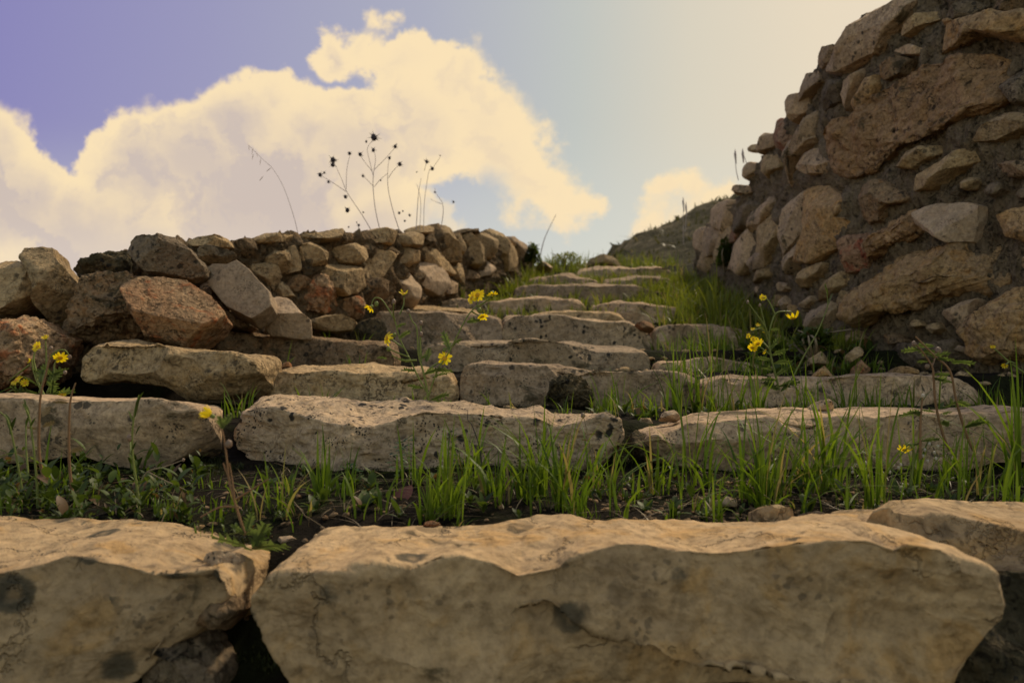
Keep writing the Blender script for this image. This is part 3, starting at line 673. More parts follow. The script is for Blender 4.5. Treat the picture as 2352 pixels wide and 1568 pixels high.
r3([(2190,1050),(2300,1030),(2400,1040),(2400,1130),(2250,1120)],'brown')
r3([(2210,1390),(2300,1340),(2440,1310),(2440,1550),(2260,1500),(2230,1430)],'ochre',0.05,n=26)
r4([(1200,240),(1260,200),(1320,175),(1342,230),(1310,400),(1230,420),(1170,400),(1210,330)],'redbr',0.045,'small dark red and pink stone in the wall',n=26)
r3([(800,1420),(850,1280),(940,1170),(970,1200),(940,1350),(930,1450),(880,1560),(850,1630),(800,1650),(760,1560)],'pale',0.05,n=30)
r3([(820,1130),(880,930),(1000,830),(1020,720),(1080,650),(1060,780),(990,900),(900,1010),(840,1180)],'grey',0.05,n=30)
r3([(960,1080),(1000,980),(1070,930),(1120,990),(1090,1090),(1000,1110)],'grey',0.055,n=24)
r3([(1060,370),(1110,310),(1170,290),(1150,390),(1050,440)],'grey',0.05)
r3([(1140,430),(1150,370),(1210,250),(1290,90),(1360,55),(1450,5),(1560,-60),(1640,20),(1560,130),(1480,200),(1400,330),(1330,370),(1200,440)],'grey',0.07,n=44)
r3([(910,690),(940,560),(970,480),(1040,460),(1060,520),(990,600)],'grey',0.05,n=24)
r3([(770,830),(800,770),(870,780),(850,900),(820,970),(760,920)],'redbr',0.04)
r3([(610,930),(670,915),(660,965),(620,970)],'tan',0.04,n=12)
r3([(490,1190),(570,1180),(600,1150),(580,1220),(500,1240)],'grey',0.05,n=12)
r3([(330,1370),(420,1290),(500,1290),(490,1400),(430,1490),(350,1450)],'grey',0.06,n=20)
r3([(560,1110),(610,1040),(640,1060),(600,1150)],'grey',0.04,n=12)
r3([(620,1500),(640,1350),(700,1240),(745,1205),(720,1350),(660,1500)],'grey',0.05)
r3([(300,1560),(310,1440),(380,1400),(420,1480),(400,1600),(330,1640)],'grey',0.07)
r3([(380,1650),(400,1500),(470,1450),(500,1540),(470,1690)],'tan',0.06)
r3([(520,1700),(540,1500),(620,1440),(660,1480),(620,1650),(570,1740)],'grey',0.06)
r3([(500,1390),(560,1330),(640,1280),(600,1420),(520,1480)],'dgrey',0.05)
r3([(690,1000),(760,990),(780,1060),(710,1130)],'tan',0.04,n=14)
r3([(650,910),(700,860),(760,850),(740,930),(680,980)],'grey',0.05,n=14)
r3([(860,720),(900,620),(960,600),(950,700),(890,780)],'grey',0.05)
r3([(880,960),(930,860),(990,800),(1060,790),(1000,880),(930,980)],'grey',0.04)
r3([(1080,560),(1160,500),(1200,530),(1170,640),(1090,700),(1060,640)],'mortar',0.05)
r3([(1190,640),(1240,520),(1300,440),(1320,480),(1260,600),(1210,700)],'grey',0.045)
r3([(650,1620),(680,1450),(760,1350),(790,1400),(740,1560),(700,1680)],'tan',0.045)
r3([(1840,150),(1880,60),(1990,10),(2100,30),(2020,100),(1900,140)],'dgrey',0.04,n=22)
r3([(2120,60),(2200,-10),(2352,-30),(2420,30),(2300,70),(2180,90)],'brown',0.04,n=22)
r3([(2230,470),(2330,440),(2420,450),(2420,640),(2300,650),(2220,560)],'dgrey',0.03,n=22)
r4([(1290,620),(1350,510),(1450,450),(1530,400),(1580,310),(1700,290),(1900,260),(2150,270),(2100,350),(2090,420),(2190,440),(2150,560),(1900,540),(1780,600),(1700,650),(1500,680),(1380,740),(1300,700)],'ochre',0.08,'large orange tan stone low in the wall, rounded lower left end',n=56,rough=0.07,ridge=0.8)
r4([(1990,830),(2050,720),(2080,620),(2200,580),(2352,560),(2470,560),(2470,940),(2300,960),(2150,1000),(2050,960),(2040,880)],'ochre',0.08,'big yellowish rounded stone at the right edge, low in the wall',n=48,rough=0.07,ridge=0.8)
r4([(880,540),(930,440),(1000,390),(1070,370),(1050,430),(970,510)],'tan',0.04)
r4([(1010,610),(1100,520),(1170,430),(1210,440),(1200,500),(1100,580)],'tan',0.04)
r4([(910,710),(1000,690),(1110,620),(1130,640),(1090,780),(1060,830),(960,740)],'pale',0.05,n=26)
r4([(1150,600),(1230,555),(1265,580),(1230,640),(1160,640)],'tan',0.04,n=16)
r4([(830,410),(880,310),(920,230),(980,210),(960,280),(900,350),(870,430)],'pale',0.04)
r4([(590,510),(650,440),(740,395),(730,440),(670,480)],'tan',0.04,n=16)
r4([(920,640),(990,580),(1000,610),(960,655)],'pale',0.03,n=12)
r4([(1190,910),(1290,810),(1330,860),(1250,910)],'tan',0.045,n=16)
r4([(1740,770),(1800,750),(1820,790),(1770,820)],'tan',0.03,n=12)
r4([(1850,700),(1950,640),(2040,600),(1990,780),(1940,820)],'grey',0.03)
r4([(1430,860),(1520,820),(1590,870),(1500,890)],'brown',0.03,n=14)
r4([(1420,980),(1500,910),(1640,890),(1800,900),(1900,860),(2000,930),(1980,1040),(1700,1060),(1500,1050)],'mortar',0.06,n=30)
r4([(550,390),(600,330),(680,300),(740,340),(700,390),(620,420)],'grey',0.04)
r4([(470,200),(500,140),(520,150),(510,230),(480,240)],'redbr',0.03,n=12)
r4([(1920,890),(1990,910),(1990,940),(1930,930)],'pale',0.03,n=10)
r3([(240,1560),(250,1480),(310,1450),(340,1520),(300,1600)],'grey',0.06,n=16)
r3([(260,1680),(280,1600),(350,1590),(360,1680),(310,1740)],'tan',0.06,n=16)
def grow(o, x1850=1.16, other=1.12):
    cx_ = sum(p[0] for p in o)/len(o); cy_ = sum(p[1] for p in o)/len(o); k = x1850 if cx_ < 1850 else other
    return [(cx_+(x-cx_)*k, cy_+(y-cy_)*k) for x, y in o]
RR = [(grow(o[0]),)+o[1:] for o in RR]
occR = [o[0] for o in RR]
for i, (o, mat, fr, kw, lab) in enumerate(RR):
    kw.setdefault('n', 20)
    kw.setdefault('facets', 5 if mat in ('pitted','ochre') else 7)
    ob = wall_rock('stone', RW, o, mat, rw, front=fr*(0.45 if np.mean([p[0] for p in o]) < 1690 else 0.95 if np.mean([p[0] for p in o]) < 1830 else 1.25), back=0.09, seed=200+i, **kw)
    if lab: ob['label'] = lab
# small chinking stones where the mortar is bare
cnt = 0; rr = np.random.default_rng(5)
for tries in range(1500):
    if cnt >= 40: break
    x = rr.uniform(1640, 2380); yb = np.interp(x, [1640,1850,2000,2352], [600,760,840,900]); yt = np.interp(x, *zip(*cR))
    if x > 2380 or yt > yb: continue
    y = rr.uniform(max(yt+8, -30), yb)
    s = rr.uniform(12, 30)*(1 if x > 1850 else 0.85)
    if any(inside(o, x+ax*s*1.1, y+ay*s*1.1) for o in occR for ax in (-1, 0, 1) for ay in (-1, 0, 1)): continue
    k = rr.integers(6, 9); asp = rr.uniform(0.5, 0.9); rot = rr.uniform(-1.0, -0.2)
    o = []
    for j in range(k):
        a = j/k*6.283+rr.uniform(-.25, .25); q = s*rr.uniform(0.75, 1.15)
        ux, uy = math.cos(a)*q, math.sin(a)*q*asp
        o.append((x+(ux*math.cos(rot)-uy*math.sin(rot))*(1 if x > 1850 else 0.55), y+ux*math.sin(rot)+uy*math.cos(rot)))
    o = o[::-1]
    occR.append(o); cnt += 1
    wall_rock('stone', RW, o, str(rr.choice(['tan','grey','brown','dgrey','ochre','mortar','mortar'])), rw, front=0.04, back=0.06, seed=400+cnt, n=14, rough=0.07)

# --- left wall
cL = [(-700,760),(-200,720),(0,680),(170,640),(300,575),(420,556),(560,548),(700,538),(860,532),(960,526),(1050,532),(1150,530),(1190,548),(1240,600)]
lw = empty('stone_wall', P(800, 740, 4.4), 'low sunlit rubble wall climbing along the left side of the stairs', 'wall')
wall_core('mortar', LW, cL, lw, M['rubble'], np.concatenate([np.linspace(-600, 150, 60), np.linspace(155, 1228, 420)]), 0.30, 60, 0.06, drop=10)
LR = []
def l1(pts, mat, front=0.05, off=0.0, label=None, **kw): LR.append((Rg(1)(pts), mat, front, off, label, kw))
def l2(pts, mat, front=0.05, off=0.0, label=None, **kw): LR.append((Rg(2)(pts), mat, front, off, label, kw))
l1([(460,405),(520,350),(730,295),(830,290),(850,400),(830,450),(600,460),(480,465)],'mossy',0.07,n=34,rough=0.09,ridge=1.0)
l1([(1195,225),(1260,200),(1390,195),(1450,225),(1515,275),(1400,278),(1300,272),(1210,255)],'tan',0.07,n=26)
l1([(1250,300),(1340,285),(1390,320),(1350,375),(1300,390),(1260,350)],'rubble')
l1([(1605,215),(1700,178),(1780,198),(1890,188),(1905,222),(1780,245),(1650,245)],'tan',0.06)
l1([(1700,330),(1750,285),(1830,290),(1920,380),(1900,410),(1800,440),(1710,400)],'tan',0.07,n=26)
l1([(1610,370),(1700,365),(1760,400),(1790,470),(1760,570),(1700,490),(1620,420)],'tan',0.06,n=24)
l1([(1790,470),(1840,520),(1865,590),(1790,590),(1770,540)],'tan',0.05)
l1([(1865,260),(1960,240),(2080,238),(2120,270),(2155,350),(2100,382),(1950,405),(1915,370)],'tan',0.08,n=28)
l1([(1905,190),(1980,178),(2100,163),(2200,152),(2235,190),(2150,232),(2050,244),(1950,214)],'tan',0.07,n=26)
l1([(1500,230),(1560,205),(1610,215),(1620,280),(1600,340),(1540,310)],'rubble',0.05)
l2([(310,270),(420,250),(480,270),(485,340),(440,388),(350,372),(310,310)],'tan',0.08,n=24)
l2([(440,400),(500,320),(560,285),(600,300),(700,340),(725,370),(650,440),(560,478),(470,460)],'tan',0.09,n=28)
l2([(150,430),(200,380),(300,365),(400,360),(440,410),(485,520),(440,560),(330,595),(240,540),(200,460)],'tan',0.10,n=34)
l2([(80,640),(90,570),(130,520),(190,452),(240,500),(280,560),(332,600),(322,690),(230,702),(110,682)],'rust',0.09,n=32,rough=0.09,ridge=1.0)
l2([(325,615),(400,588),(470,608),(505,670),(490,722),(430,732),(360,702)],'rust',0.08,n=26,rough=0.09)
l2([(450,485),(520,462),(600,478),(672,488),(675,590),(600,612),(500,592),(470,540)],'brown',0.07,n=26)
l2([(700,270),(780,275),(842,310),(832,370),(780,402),(730,370)],'tan',0.07)
l2([(455,200),(560,153),(640,148),(712,190),(700,242),(640,262),(540,242)],'tan',0.08,n=24)
l2([(705,190),(780,173),(860,188),(885,230),(840,272),(740,268),(700,230)],'tan',0.07)
l2([(805,150),(850,130),(920,148),(942,180),(860,190),(810,177)],'tan',0.06)
l2([(955,132),(1000,122),(1050,160),(1060,230),(1104,340),(1094,372),(1040,362),(990,270),(945,200)],'tan',0.08,n=26)
l2([(1060,190),(1110,188),(1142,280),(1122,332),(1080,290)],'tan',0.06)
l2([(1120,180),(1190,168),(1222,220),(1242,320),(1243,418),(1190,402),(1140,350),(1150,270)],'tan',0.08,n=26)
l2([(1205,178),(1290,188),(1342,290),(1342,358),(1280,342),(1240,330),(1220,250)],'tan',0.07)
l2([(1285,152),(1350,128),(1398,180),(1402,260),(1452,340),(1432,430),(1390,430),(1370,330),(1330,240)],'tan',0.08,n=24)
l2([(1410,210),(1480,198),(1532,240),(1502,335),(1480,352),(1430,280)],'grey',0.08)
l2([(830,290),(900,258),(960,330),(1062,430),(1042,462),(960,422),(880,350)],'tan',0.06)
l2([(850,350),(900,343),(950,400),(990,480),(1012,582),(930,582),(870,530),(850,430)],'slab',0.08,0.0,'smooth pale upright slab set in the wall face',n=26,rough=0.03)
l2([(690,420),(740,362),(780,390),(830,500),(852,640),(790,662),(740,600),(710,500)],'slab',0.08,0.0,'tall narrow pale stone leaning in the wall',n=26,rough=0.04)
l2([(1060,370),(1110,343),(1142,400),(1132,480),(1110,512),(1080,470)],'tan',0.06)
l2([(1005,520),(1050,458),(1102,540),(1080,572),(1010,572)],'grey',0.06)
l2([(1230,460),(1240,420),(1270,338),(1322,410),(1300,452)],'slab',0.05)
l2([(1150,410),(1210,430),(1222,470),(1170,502),(1140,470)],'brown',0.05)
l2([(480,230),(540,250),(560,280),(500,330),(460,300)],'rubble',0.05)
l2([(0,270),(40,265),(70,330),(100,390),(60,430),(0,440)],'tan',0.07)
l2([(40,450),(110,455),(150,480),(110,530),(60,560),(20,520)],'brown',0.06)
l2([(860,200),(930,190),(960,260),(940,310),(880,260)],'rubble',0.05)
l2([(600,270),(690,270),(720,330),(640,310)],'rubble',0.05)
l2([(1080,160),(1150,150),(1280,160),(1290,185),(1180,175),(1090,190)],'rubble',0.05)
for i, (o, mat, fr, off, lab, kw) in enumerate(LR):
    kw.setdefault('n', 22)
    ob = wall_rock('stone', LW, o, mat, lw, front=fr, back=0.08, off=off, seed=600+i, **kw)
    if lab: ob['label'] = lab

rr = np.random.default_rng(15)
for k in range(16):      # the wall goes on beyond the left edge of the picture
    x = -130-(k % 8)*62+rr.normal()*8; y = 668+(k//8)*62+rr.normal()*6; o = []
    for j in range(8):
        a = -j/8*6.283; q = rr.uniform(26, 40); o.append((x+math.cos(a)*q*1.1, y+math.sin(a)*q*.85))
    wall_rock('stone', LW, o, str(rr.choice(['tan','brown','tan','grey'])), lw, front=.12, back=.1, seed=800+k, n=18)
# --- loose boulders heaped at the near end of the left wall
def boulder(pts, mat, label, d, front, back, rg=1, cat='boulder', name='boulder', nrm=(0.15,-1,0.1), grp='boulders heaped at the near end of the left wall', **kw):
    V, Fc = rock_from_outline([P(x, y, d) for x, y in Rg(rg)(pts)], np.array(nrm, float), front*S, back*S, **kw)
    return tag(new_mesh(name, V, Fc, M[mat]), label, cat, grp)
boulder([(-90,600),(-80,400),(0,338),(100,345),(190,400),(242,470),(252,560),(150,645),(60,692),(-20,695)],'tan','rounded pale boulder cut by the left edge, upper of the two there',2.95,.22,.3,n=44,seed=31)
boulder([(180,290),(265,292),(350,278),(372,340),(440,410),(502,500),(505,560),(462,600),(440,690),(425,770),(380,792),(300,745),(280,600),(240,470),(170,370)],'tan','tall upright boulder with a lit right side and a blunt two-horned top',3.0,.20,.25,n=48,seed=32,nrm=(0.35,-1,0.1),facets=6)
boulder([(-90,800),(0,760),(60,728),(130,703),(220,718),(300,780),(402,830),(385,880),(340,1010),(260,1120),(100,1180),(-60,1180)],'rust','rough red brown boulder at the left edge behind the yellow flowers',2.75,.22,.3,n=48,seed=33,rough=0.08,ridge=1.0)
boulder([(838,245),(880,203),(930,198),(1010,233),(1060,218),(1160,233),(1232,290),(1294,390),(1284,432),(1220,472),(1100,467),(980,450),(920,395),(840,320)],'dgrey','dark grey boulder with an eye-shaped hollow on top of the heap',3.15,.2,.25,n=56,seed=34,holes=[(0.02,0.06,0.17,1.0),(-0.18,-0.28,0.12,1.0)],rough=0.06)
boulder([(500,485),(600,433),(750,433),(940,460),(900,560),(890,700),(915,870),(750,895),(600,885),(430,910),(405,860),(440,700),(500,560)],'brown','large grey brown wrinkled boulder left of the orange one',3.0,.18,.3,n=60,seed=35,rough=0.08,ridge=1.2)
boulder([(930,470),(1080,463),(1180,463),(1260,530),(1340,580),(1434,700),(1400,760),(1290,850),(1200,930),(1100,905),(980,890),(920,750),(860,640),(798,550)],'rust','large orange stained angular boulder in the middle of the heap',2.95,.22,.3,n=60,seed=36,facets=7,rough=0.05,nrm=(0.2,-1,0.25))
boulder([(1450,283),(1500,340),(1600,420),(1742,580),(1758,680),(1700,732),(1640,774),(1480,690),(1380,570),(1298,440),(1350,400)],'slab','flat smooth grey slab leaning diagonally with a pointed top',3.35,.07,.14,n=52,seed=37,m=9,facets=1,tilt=0.05,rough=0.02,nrm=(0.1,-1,0.35))
boulder([(1740,600),(1770,588),(1830,598),(1912,680),(1984,740),(1986,850),(1860,856),(1740,840),(1690,800),(1730,700)],'slab','small pale wedge-shaped boulder below the right of the leaning slab',3.5,.12,.2,n=40,seed=38,facets=7,rough=0.04,nrm=(0.3,-1,0.2))
boulder([(165,745),(250,708),(350,702),(445,742),(410,795),(300,808),(180,800)],'tan','low rounded tan stone wedged beside the left end of the fifth step',4.15,.12,.2,rg=2,n=30,seed=39)
boulder([(1270,480),(1300,445),(1380,575),(1480,695),(1620,770),(1560,800),(1400,790),(1290,700),(1250,560)],'brown','dark brown boulder wedged under the leaning slab',3.45,.1,.25,n=30,seed=41,rough=0.07)
boulder([(-60,590),(60,660),(200,600),(290,620),(310,740),(400,800),(300,900),(0,900),(-100,760)],'mossy','dark mossy boulder deep in the gap between the boulders at the left edge',3.3,.1,.2,n=34,seed=42,rough=0.08)

# --- loose stones
LOOSE = 'small loose stones lying on the steps'
def loose(pts, mat, label, d, rg, fr=0.03, bk=0.05, n=18, grp=LOOSE, **kw):
    boulder(pts, mat, label, d, fr, bk, rg=rg, cat='stone', name='loose_stone', grp=grp, n=n, nrm=(0,-1,0.35), **kw)
loose([(478,770),(490,710),(540,685),(610,675),(690,700),(698,760),(640,780),(560,775)],'tan','yellow tan stone the size of a fist on the back of the huge foreground block',1.32,7,.04,.05,n=36,seed=51,rough=0.04)
loose([(300,690),(310,655),(360,640),(400,655),(400,690)],'pale','round whitish stone half sunk in soil left of the yellow tan stone',1.55,7,.03,.04,seed=52)
loose([(478,790),(485,765),(520,755),(560,770),(565,792)],'rust','small crumbly orange stone on the block top beside the grass',1.33,6,.02,.02,seed=53,rough=0.12,ridge=1.2)
loose([(1035,960),(1040,920),(1110,905),(1180,920),(1200,960),(1190,995),(1110,1000)],'pale','pinkish angular stone in the gap between the two foreground blocks',1.17,5,.04,.05,n=26,seed=54)
loose([(1370,880),(1400,840),(1450,830),(1500,860),(1490,890)],'pale','white chip behind the dry plant in the foreground gap',1.36,5,.03,.03,seed=55)
loose([(1560,850),(1580,825),(1640,830),(1660,850)],'cream','flat pale chip at the corner of the foreground block',1.36,5,.03,.03,seed=56)
loose([(975,800),(985,780),(1010,778),(1015,800)],'ochre','tiny orange pebble by the lower left block',1.4,5,.02,.02,n=12,seed=57)
loose([(770,215),(775,195),(800,165),(850,160),(888,180),(890,215)],'pale','small white stone with black lines sitting on the second step right',2.05,7,.05,.06,n=24,seed=58)
loose([(720,760),(740,720),(800,710),(850,730),(840,765)],'dgrey','dark flat stone right of the yellow tan stone',1.38,7,.03,.04,seed=59)
loose([(965,1035),(970,985),(1050,938),(1080,960),(1132,1000),(1090,1035)],'tan','tan pointed stone at the wall foot, farther left of the rubble pieces',3.3,4,.08,.08,n=22,seed=60)
loose([(985,1108),(1030,1060),(1080,1028),(1142,1092),(1100,1110)],'ochre','orange wedge stone resting on the rounded third step block',2.95,4,.07,.07,n=22,seed=61)
loose([(1500,1095),(1510,1045),(1600,1036),(1672,1058),(1660,1095)],'ochre','low ochre stone right of the orange ones at the wall foot',3.0,4,.07,.07,n=22,seed=62)
loose([(1258,1100),(1270,1030),(1340,968),(1374,1050),(1330,1105)],'rust','orange red stone standing at the wall foot',3.05,4,.07,.07,n=24,seed=63)
loose([(1215,960),(1290,898),(1352,900),(1310,970),(1240,1012)],'tan','tan stone leaning on the wall above the orange red stone',3.2,4,.06,.06,n=20,seed=64)
loose([(1900,395),(1930,350),(2000,332),(2080,335),(2140,380),(2120,400)],'tan','tan rock crowning the top of the stairs against the sky',9.9,2,.3,.3,n=24,seed=65)
loose([(1590,380),(1640,368),(1700,392),(1690,405),(1600,400)],'grey','flat stone beside the bush at the top left of the stairs',9.0,2,.2,.2,seed=66)
loose([(2225,755),(2280,742),(2335,760),(2340,800),(2260,795)],'rust','pink orange stone lying between the fifth step blocks on the right',4.6,2,.1,.1,seed=67)
loose([(1780,1035),(1800,1015),(1850,1005),(1852,1040),(1800,1045)],'rust','pinkish chip on the third step left of the upright blades',3.0,1,.04,.04,seed=68)
loose([(0,700),(10,655),(50,648),(110,655),(100,720),(40,740)],'grey','grey stone at the far left behind the weeds',1.55,5,.06,.06,n=22,seed=69)
loose([(20,250),(40,215),(90,208),(140,240),(110,262)],'pale','pale stone among the grass left end of the second step right',2.1,7,.05,.05,seed=70)
loose([(1255,330),(1260,285),(1330,275),(1500,290),(1420,340)],'dgrey','dark filler stone in the gap between the second step blocks',2.0,1,.05,.06,n=22,seed=71)
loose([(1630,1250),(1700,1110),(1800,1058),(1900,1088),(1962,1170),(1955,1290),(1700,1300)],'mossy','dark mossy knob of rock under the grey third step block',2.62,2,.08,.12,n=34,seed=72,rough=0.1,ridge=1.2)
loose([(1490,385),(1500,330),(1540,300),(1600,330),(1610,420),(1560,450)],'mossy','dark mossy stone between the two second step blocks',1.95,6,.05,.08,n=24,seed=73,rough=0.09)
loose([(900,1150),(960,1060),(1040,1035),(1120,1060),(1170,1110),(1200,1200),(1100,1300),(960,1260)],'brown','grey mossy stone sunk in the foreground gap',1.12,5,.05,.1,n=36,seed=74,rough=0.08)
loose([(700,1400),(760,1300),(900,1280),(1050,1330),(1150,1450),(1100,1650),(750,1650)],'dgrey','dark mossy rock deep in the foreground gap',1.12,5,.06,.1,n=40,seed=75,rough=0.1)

# ------------------------------------------------------------------ gravel (stuff)
ico_v, ico_f = cube_sphere(2)
def pebbles(name, n, fx, mat, smin, smax, seed):
    r = np.random.default_rng(seed); V = []; Fc = []; o = 0
    for i in range(n):
        px, d = fx(r); X = S*(px-1176)/F0*d; Y = S*d; z = gz1(X, Y)
        s = r.uniform(smin, smax)*S; v = ico_v*np.array([s*r.uniform(.7,1.3), s*r.uniform(.7,1.3), s*r.uniform(.4,.8)])
        v = v+r.normal(size=v.shape)*s*0.13; a = r.uniform(0, 6.28); ca, sa = math.cos(a), math.sin(a)
        v = np.stack([v[:,0]*ca-v[:,1]*sa, v[:,0]*sa+v[:,1]*ca, v[:,2]], -1)+np.array([X, Y, z+s*0.05])
        V.append(v); Fc.append(ico_f+o); o += len(v)
    ob = new_mesh(name, np.concatenate(V), np.concatenate(Fc), mat, smooth=False); return ob
def t1(r):
    return (r.uniform(1380, 2100) if r.random() < .6 else r.uniform(430, 2300)), r.uniform(1.2, 1.75)
tag(pebbles('gravel', 1300, t1, M['brown'], .0015, .009, 3), 'gravel and stone chips strewn on the dark soil of the first tread', 'gravel', kind='stuff')
def t2(r):
    d = r.uniform(2.2, 9); return np.interp(d, LW_Y, [p for p, _ in LW])+r.uniform(0.1, 0.95)*(np.interp(-d, -RW_Y, [p for p, _ in RW])-np.interp(d, LW_Y, [p for p, _ in LW])), d
tag(pebbles('gravel', 900, t2, M['tan'], .006, .028, 4), 'tan stone chips scattered over the upper treads', 'gravel', kind='stuff')

# ------------------------------------------------------------------ grass
def blades(bases, heights, widths, lean, seed, seg=5, az=None):
    r = np.random.default_rng(seed); n = len(bases); bases = np.asarray(bases)
    if az is None: az = r.uniform(0, 2*math.pi, n)
    face = az+r.normal(0, 0.7, n)+math.pi/2
    t = np.linspace(0, 1, seg+1)
    bend = lean*r.gamma(1.4, 0.85, n)
    hor = (bend[:,None]*(t[None,:]**1.8))*heights[:,None]
    ver = heights[:,None]*(t[None,:]*(1-0.35*np.clip(bend,0,1.4)[:,None]*t[None,:]**2))
    cx = bases[:,0:1]+np.cos(az)[:,None]*hor; cy = bases[:,1:2]+np.sin(az)[:,None]*hor; cz = bases[:,2:3]+ver
    prof = np.array([0.55, 0.9, 1.0, 0.85, 0.5, 0.03]) if seg == 5 else np.interp(t, [0,.3,.7,1], [.6,1,.8,.03])
    w = widths[:,None]*prof[None,:]/2
    ox = np.cos(face)[:,None]*w; oy = np.sin(face)[:,None]*w
    A = np.stack([cx-ox, cy-oy, cz], -1); B = np.stack([cx+ox, cy+oy, cz], -1)
    V = np.stack([A, B], 2)   # n, seg+1, 2, 3
    V = V.reshape(-1, 3); b0 = (np.arange(n)*(seg+1)*2)[:,None]; k = (np.arange(seg)*2)[None,:]
    Fc = np.stack([b0+k, b0+k+1, b0+k+3, b0+k+2], -1).reshape(-1, 4)
    return V, Fc
def blade_obj(name, tufts, mat, label, cat, lean=0.25, wid=(0.004, 0.0065), seed=1, spread=0.03):
    """tufts: (px, d, number, height px)"""
    r = np.random.default_rng(seed); B = []; H = []; W = []; A = []
    for (px, d, num, hp) in tufts:
        num = max(2, int(num*r.choice([.3, .6, 1.0, 1.6]))); hp = hp*r.uniform(.75, 1.2)
        X = S*(px-1176)/F0*d; Y = S*d; h = hp/F0*d*S
        for _ in range(num):
            bx = X+r.normal(0, spread*S*0.5); by = Y+r.normal(0, spread*S*0.35)
            B.append((bx, by)); H.append(h*r.uniform(0.4, 1.4)); W.append(r.uniform(*wid)*min(1, 0.5+h/0.12))
            A.append(math.atan2(by-Y, bx-X)+r.normal(0, 1.0))
    B = np.array(B); z = ground_z(B[:,0], B[:,1])-0.004
    V, Fc = blades(np.c_[B, z], np.array(H), np.array(W), lean, seed, az=np.array(A))
    return tag(new_mesh(name, V, Fc, mat), label, cat, kind='stuff')
r = np.random.default_rng(11); T = []
# first tread, centre clumps and right thicket
for px, h, num in [(690,95,14),(740,120,16),(800,150,22),(830,110,16),(880,90,10),(950,140,20),(985,130,18),(1030,185,22),(1080,150,18),(1130,125,16),(1150,160,20),(1205,200,26),(1245,170,22),
                   (1290,190,24),(1330,150,20),(1360,160,18),(1400,110,12),(1450,120,12),(1510,140,12),(1560,160,14),(1590,210,16),(1640,150,10),(1700,190,14),(1745,235,26),(1760,250,26),(1800,200,20),
                   (1830,190,14),(1870,230,22),(1900,200,20),(1935,230,22),(1980,190,16),(2010,210,14),(2060,180,12),(2100,220,12),(2150,170,14),(2200,190,14),(2250,150,14),(2300,180,16),(2345,230,18),(2400,200,16),
                   (600,95,8),(645,110,9),(560,70,6),(300,90,5),(200,120,6),(120,130,6),(60,120,5),(400,70,5),(20,120,6)]:
    T.append((px, r.uniform(1.42, 1.72), num, h))
for _ in range(40): T.append((r.uniform(-30, 560), r.uniform(1.4, 1.8), 5, r.uniform(30, 80)))
for _ in range(60):
    px = r.uniform(650, 2400); T.append((px, r.uniform(1.38, 1.8), 6, r.uniform(30, 110)*(1.35 if px > 1500 else 1)))
for _ in range(9): T.append((r.uniform(440, 600), r.uniform(1.2, 1.36), 5, r.uniform(25, 60)))
blade_obj('grass', T, M['grass'], 'fresh green grass growing on the first tread behind the foreground blocks', 'grass', 0.36, (0.0022, 0.0056), 21, 0.03)
T = []
for px, h, num in [(545,75,10),(565,85,8),(690,85,8),(740,70,6),(1100,50,6),(1140,60,8),(1300,55,7),(1390,70,10),(1425,80,12),(1480,60,10),(1520,110,14),(1560,150,16),(1610,190,20),(1650,150,16),(1690,130,14),
                   (1740,110,14),(1850,120,14),(1950,110,12),(2010,80,8),(2080,70,8),(2150,90,8),(2250,80,9),(2330,120,14),(2400,130,14)]:
    T.append((px, r.uniform(2.28, 2.55), num, h))
for _ in range(70): T.append((r.uniform(1350, 2400), r.uniform(2.25, 2.6), 6, r.uniform(25, 70)))
for _ in range(14): T.append((r.uniform(500, 1300), r.uniform(2.3, 2.6), 4, r.uniform(20, 50)))
for px, h, num in [(655,70,5),(800,40,5),(830,60,6),(1560,60,10),(1600,90,14),(1640,100,14),(1690,80,12),(1730,70,12),(1800,80,10),(1900,70,10),(1960,90,10),(2000,60,8)]:
    T.append((px, r.uniform(3.1, 3.4), num, h))
for _ in range(40): T.append((r.uniform(1520, 2050), r.uniform(3.05, 3.45), 6, r.uniform(20, 60)))
for _ in range(60): T.append((r.uniform(1500, 1900), r.uniform(3.9, 4.4), 8, r.uniform(20, 55)))
for px in (510,600,770,830): T.append((px, 3.9, 6, 45))
blade_obj('grass', T, M['grass'], 'grass tufts standing on the second, third and fourth treads', 'grass', 0.30, (0.003, 0.0055), 22, 0.04)
T = []
for _ in range(1150):
    d = r.uniform(4.75, 10.8); lo = np.interp(d, LW_Y, [p for p, _ in LW]); hi = np.interp(-d, -RW_Y, [p for p, _ in RW])
    u = r.random()
    if d < 6.3 and r.random() < 0.45: u = 0.75+0.25*u
    px = lo+10+(hi-lo-10)*u
    n_ = gnoise(np.array([[px*0.012, d*1.3, 3.0]]))[0]
    if n_ < -0.12: continue
    T.append((px, d, 9, r.uniform(14, 34)*(1.4 if px > 1550 else 1.0)))
for _ in range(45): T.append((r.normal(1660, 55), r.uniform(4.75, 5.6), 12, r.uniform(40, 105)))
for _ in range(170): T.append((r.uniform(1470, 1720), r.uniform(5.4, 8.2), 12, r.uniform(22, 52)))
for _ in range(120): T.append((r.uniform(1060, 1240), r.uniform(6.0, 9.3), 12, r.uniform(20, 46)))
for _ in range(190): T.append((r.uniform(1120, 1560), r.uniform(5.3, 9.8), 10, r.uniform(18, 44)))
for _ in range(70): T.append((r.uniform(1740, 1960), r.uniform(3.9, 4.6), 9, r.uniform(20, 60)))
for _ in range(30): T.append((r.normal(1740, 25), r.uniform(4.4, 4.8), 12, r.uniform(40, 80)))
for _ in range(30): T.append((r.normal(1210, 20), r.uniform(8.2, 9.2), 14, r.uniform(25, 50)))
